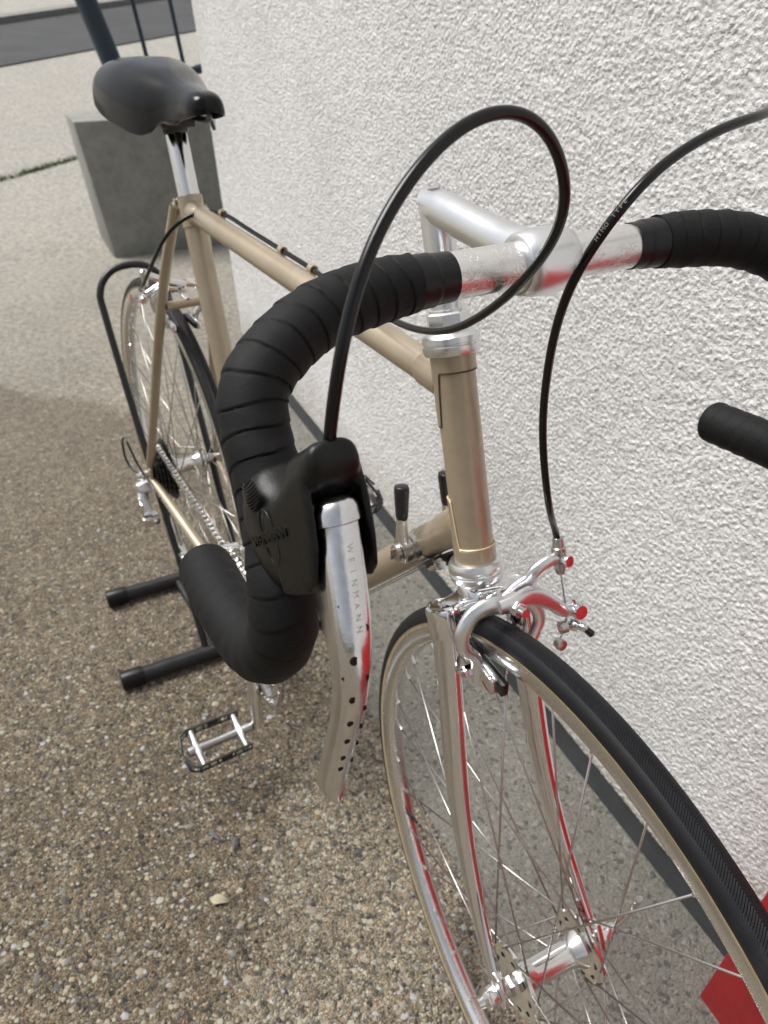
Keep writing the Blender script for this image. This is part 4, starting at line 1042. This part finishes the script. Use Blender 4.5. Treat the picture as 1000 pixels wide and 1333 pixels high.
cr_ = empty('crankset', bike)
c1 = obj('chainring', mb(at(gear(.1045, 52, -.046, .0025, .088), BB)), 'alu', cr_, sharp=25)
c2 = obj('chainring', mb(at(gear(.0845, 42, -.0395, .0025, .066), BB)), 'alu', cr_, sharp=25)
sp = MB()
for i in range(5):
    a = 2 * math.pi * i / 5 + .35; d = np.array([math.cos(a), 0, math.sin(a)]); P = np.array([BB + d * .012 + [0, -.052, 0], BB + d * .05 + [0, -.050, 0], BB + d * .095 + [0, -.0475, 0]])
    sp.add(*tube(P, [.010, .0075, .0060], 12, ref=(0, 1, 0), r2=None)); sp.add(*lathe([(-.012, .0045), (.0, .0055), (.003, .0050)], BB + d * .080 + [0, -.050, 0], (0, -1, 0), 12))
obj('chainring_spider', sp, 'alu', cr_)
for s in (-1, 1):
    b_ = BB + np.array([0, s * .052, 0]); dz = norm([s * -.115, 0, s * 1.]); e_ = b_ + dz * .170 + [0, s * .008, 0]
    P = catmull([b_ - dz * .012, b_, b_ + dz * .05, b_ + dz * .14 + [0, s * .006, 0], e_, e_ + dz * .009], 6); k = len(P); tt = np.linspace(0, 1, k)
    obj('crank_arm', mb(tube(P, np.interp(tt, [0, .06, .2, .8, .93, 1], [.006, .0155, .0125, .0092, .0125, .006]), 18, ref=(1, 0, 0), r2=np.interp(tt, [0, .1, .9, 1], [.009, .0105, .0070, .004]), prof=2.6), cyl(b_ + [0, s * -.03, 0], b_ + [0, s * .012, 0], .0105, 16)), 'alu', cr_)
    # pedal
    pd = empty('pedal', bike); o0 = e_ + np.array([0, s * .008, 0]); L_ = .098
    tl = math.radians(16); PX = np.array([math.cos(tl), 0, -math.sin(tl)]); PZ = np.array([math.sin(tl), 0, math.cos(tl)])
    obj('pedal_spindle', mb(lathe([(0, .0075), (.012, .0078), (.016, .0070), (.030, .0072), (.055, .0065), (.085, .0075), (.094, .0085), (.102, .0080), (.104, .004)], o0, (0, s, 0), 20)), 'cast', pd)
    for yy in (.020, .088):
        obj('pedal_bracket', mb(tube([o0 + PX * t_ + [0, s * yy, 0] + PZ * (.000 + z_) for t_, z_ in ((-.031, .004), (-.014, .001), (0, 0), (.014, .001), (.031, .004))], [.0042, .0055, .0085, .0055, .0042], 12, ref=PZ)), 'cast', pd)
    for sx_ in (-1, 1):
        for zz in (-.008, .008):
            P = [o0 + PX * sx_ * .030 + PZ * zz + [0, s * .010, 0], o0 + PX * sx_ * .032 + PZ * zz + [0, s * .095, 0], o0 + PX * sx_ * .026 + PZ * zz + [0, s * .106, 0], o0 + PX * sx_ * .006 + PZ * zz + [0, s * .110, 0]]
            obj('pedal_cage', mb(tube(P, .0014, 8, ref=PZ, r2=.0022)), 'blackpaint', pd)
        for yy in np.linspace(.012, .094, 7):
            obj('cage_strut', mb(cyl(o0 + PX * sx_ * .0312 + PZ * -.009 + [0, s * yy, 0], o0 + PX * sx_ * .0312 + PZ * .009 + [0, s * yy, 0], .0017, 8)), 'blackpaint', pd)
        obj('reflector_tab', mb(boxv(o0 + PX * sx_ * .030 + [0, s * .052, 0], (.003, .018, .012), X=PX)), 'blackpaint', pd)
    obj('cage_end', mb(tube([o0 + PX * t_ + PZ * 0.0 + [0, s * (.110 - abs(t_) * .1), 0] for t_ in np.linspace(-.027, .027, 7)], .0035, 8, ref=PZ, r2=.0012)), 'blackpaint', pd)

# --- cassette, chain and derailleurs
cas = empty('freewheel', bike)
for i, (tn, y) in enumerate(((13, -.0560), (15, -.0505), (17, -.0450), (20, -.0395), (23, -.0340), (26, -.0285))):
    obj('sprocket', mb(at(gear(tn * .00205, tn, y, .0022, tn * .00205 * .6, .004), RA)), 'dark_steel', cas, sharp=25)
obj('freewheel_body', mb(lathe([(-.060, .014), (-.058, .020), (-.026, .024), (-.024, .012)], RA, Yv, 28)), 'dark_steel', cas)
# chain path
ycr, ycs = -.046, -.0395
Rc, Rsp = .1075, .0435
J1 = RA + np.array([.002, -.047, -.075]); J2 = RA + np.array([.032, -.049, -.125])
path = []
for a in np.linspace(math.radians(100), math.radians(-100), 22): path.append(BB + [Rc * math.cos(a), ycr, Rc * math.sin(a)])
# lower run to the tension pulley
path += [J2 + [.015, 0, -.014], J2 + [-.004, 0, -.016], J2 + [-.018, 0, .002], J1 + [.014, 0, -.012], J1 + [.016, 0, .006], J1 + [0, 0, .019]]
for a in np.linspace(math.radians(-100), math.radians(-268), 18): path.append(RA + [Rsp * math.cos(a), ycs, Rsp * math.sin(a)])
path = np.array(path + [path[0]]); d = np.r_[0, np.cumsum(np.linalg.norm(np.diff(path, axis=0), axis=1))]
nl = int(d[-1] / .0127); ch = MB()
Pk = np.stack([np.interp(np.arange(nl + 1) * d[-1] / nl, d, path[:, i]) for i in range(3)], -1)
for i in range(nl):
    p, q = Pk[i], Pk[i + 1]; dd_ = norm(q - p); up = norm(np.cross(dd_, Yv)); L_ = np.linalg.norm(q - p)
    oy = .0040 if i % 2 else .0030
    poly = [(-.004, -.0022), (-.002, -.0040), (.0015, -.0040), (L_ / 2, -.0026), (L_ - .0015, -.0040), (L_ + .002, -.0040), (L_ + .004, -.0022), (L_ + .004, .0022), (L_ + .002, .0040), (L_ - .0015, .0040), (L_ / 2, .0026), (.0015, .0040), (-.002, .0040), (-.004, .0022)]
    for s in (-1, 1): ch.add(*prism(poly, p + Yv * s * oy, dd_, up, .001))
    ch.add(*cyl(p - Yv * .0042, p + Yv * .0042, .0034, 8))
tag(part('chain', ch, 'steel', sharp=25), kind='stuff')
rd = empty('rear_derailleur', bike)
H0 = RA + np.array([-.008, -.072, -.030])
obj('upper_body', mb(lathe([(-.008, .010), (-.006, .0135), (.008, .0135), (.016, .012), (.018, .006)], H0, (0, -1, 0), 24), tube(catmull([H0 + [0, -.006, 0], H0 + [.016, -.012, -.018], H0 + [.024, -.010, -.036]], 6), .0095, 14, ref=(0, 1, 0), r2=.007, prof=3)), 'satin', rd)
obj('parallelogram', mb(prism([(-.012, -.030), (.010, -.032), (.018, .012), (-.004, .016)], H0 + [.020, -.020, -.024], (1, 0, 0), (0, 0, 1), .004), boxv(H0 + [.026, -.008, -.052], (.026, .030, .018))), 'alu', rd, bev=.002)
obj('cage_plate', mb(prism([(-.012, .014), (.012, .016), (.050, -.052), (.046, -.068), (.026, -.068), (.016, -.050)], J1 + [0, -.008, 0], (1, 0, 0), (0, 0, 1), .002)), 'alu', rd, bev=.0005)
obj('cage_plate', mb(prism([(-.012, .014), (.012, .016), (.050, -.052), (.046, -.068), (.026, -.068), (.016, -.050)], J1 + [0, .008, 0], (1, 0, 0), (0, 0, 1), .002)), 'alu', rd, bev=.0005)
for J in (J1, J2): obj('jockey_wheel', mb(at(gear(.014, 10, 0, .006, .004, .004), J)), 'plastic', rd)
lp = np.array([[-1.045, -.0700, .318], [-1.085, -.085, .330], [-1.100, -.085, .365], [-1.075, -.083, .385], [-1.03, -.078, .352], [-.985, -.070, .330], [-.95, -.066, .322]])
part('gear_cable', mb(tube(catmull(lp, 8), .0022, 10)), 'cable')
fd = empty('front_derailleur', bike)
C1 = BB + np.array([-.050, -.046, .112])
obj('cage_plate', mb(prism([(-.055, -.030), (-.020, .012), (.040, .010), (.050, -.008), (.0, -.006), (-.045, -.046)], C1 + [0, -.008, 0], (1, 0, .1), (-.1, 0, 1), .0018)), 'alu', fd, bev=.0004)
obj('cage_plate', mb(prism([(-.055, -.030), (-.020, .012), (.040, .010), (.050, -.008), (.0, -.006), (-.045, -.046)], C1 + [0, .006, 0], (1, 0, .1), (-.1, 0, 1), .0018)), 'alu', fd, bev=.0004)
sf = BB + sd_ * .13
obj('band_clamp', mb(lathe([(-.007, .0146), (-.007, .0165), (.007, .0165), (.007, .0146)], sf, sd_, 28, closed=True), boxv(sf + [.0, -.024, 0], (.022, .026, .018))), 'alu', fd, bev=.001)
obj('linkage', mb(tube([sf + [0, -.030, 0], sf + [.004, -.036, .012], C1 + [-.01, -.002, .010]], .005, 12)), 'chrome', fd)

# ------------------------------------------------------------------ bike stand
st_ = empty('bike_stand'); tag(st_, 'black tubular floor stand with rubber feet holding the rear wheel', 'stand')
def gpt(p): return np.array([p[0], p[1], .0])
for (a_, b_) in (((-1.113, -.165, .018), (-1.095, .19, .018)), ((-.868, -.200, .018), (-.850, .19, .018))):
    a_, b_ = V3(a_), V3(b_); obj('foot_tube', mb(cyl(a_, b_, .0145, 20)), 'blackpaint', st_)
    for p, q in ((a_, b_), (b_, a_)):
        d = norm(p - q); obj('rubber_foot', mb(lathe([(-.030, .0150), (-.030, .0172), (.008, .0178), (.010, .0165), (.0105, .012)], p, d, 24)), 'rubber', st_)
for y in (-.03, .03): obj('base_rail', mb(cyl((-1.10, y, .018), (-.86, y, .018), .0075, 14)), 'blackpaint', st_)
hoop = catmull([(-.865, -.050, .022), (-.93, -.052, .15), (-1.03, -.057, .345), (-1.15, -.061, .575), (-1.172, -.058, .625), (-1.182, -.034, .652), (-1.182, .0, .660), (-1.182, .034, .652), (-1.172, .055, .625), (-1.15, .056, .575), (-1.03, .055, .345), (-.93, .052, .15), (-.865, .050, .022)], 8)
obj('wheel_hoop', mb(tube(hoop, .0062, 14)), 'blackpaint', st_)

# chips and leaves on the paving
def un(px, py, z=0.003):
    d = -CB + CR * ((px - 500) / 998.3) - CU * ((py - 666.5) / 998.3); t = (z - CP.z) / d.z; return CP + d * t
for k_, (p, L_, W_, rz, m, lab, cat) in enumerate([
        ((-.497, -.171), .030, .008, .4, 'slate', 'narrow dark grey slate chip nearest the wheel among the paving chips', 'stone chip'),
        ((-.47, -.15), .028, .010, -.5, 'slate', 'paler grey slate chip between the dark chip and the front wheel', 'stone chip'),
        ((-.40, -.20), .030, .014, .9, 'leaf', 'pale dry oval leaf lying flat on the brown aggregate', 'leaf')]):
    leaf('stone_chip' if cat == 'stone chip' else 'dry_leaf', p[0], p[1], L_, W_, rz, m, lab, cat)

for o in scene.objects:
    if o.type == 'MESH' and o.data.users == 1: pass
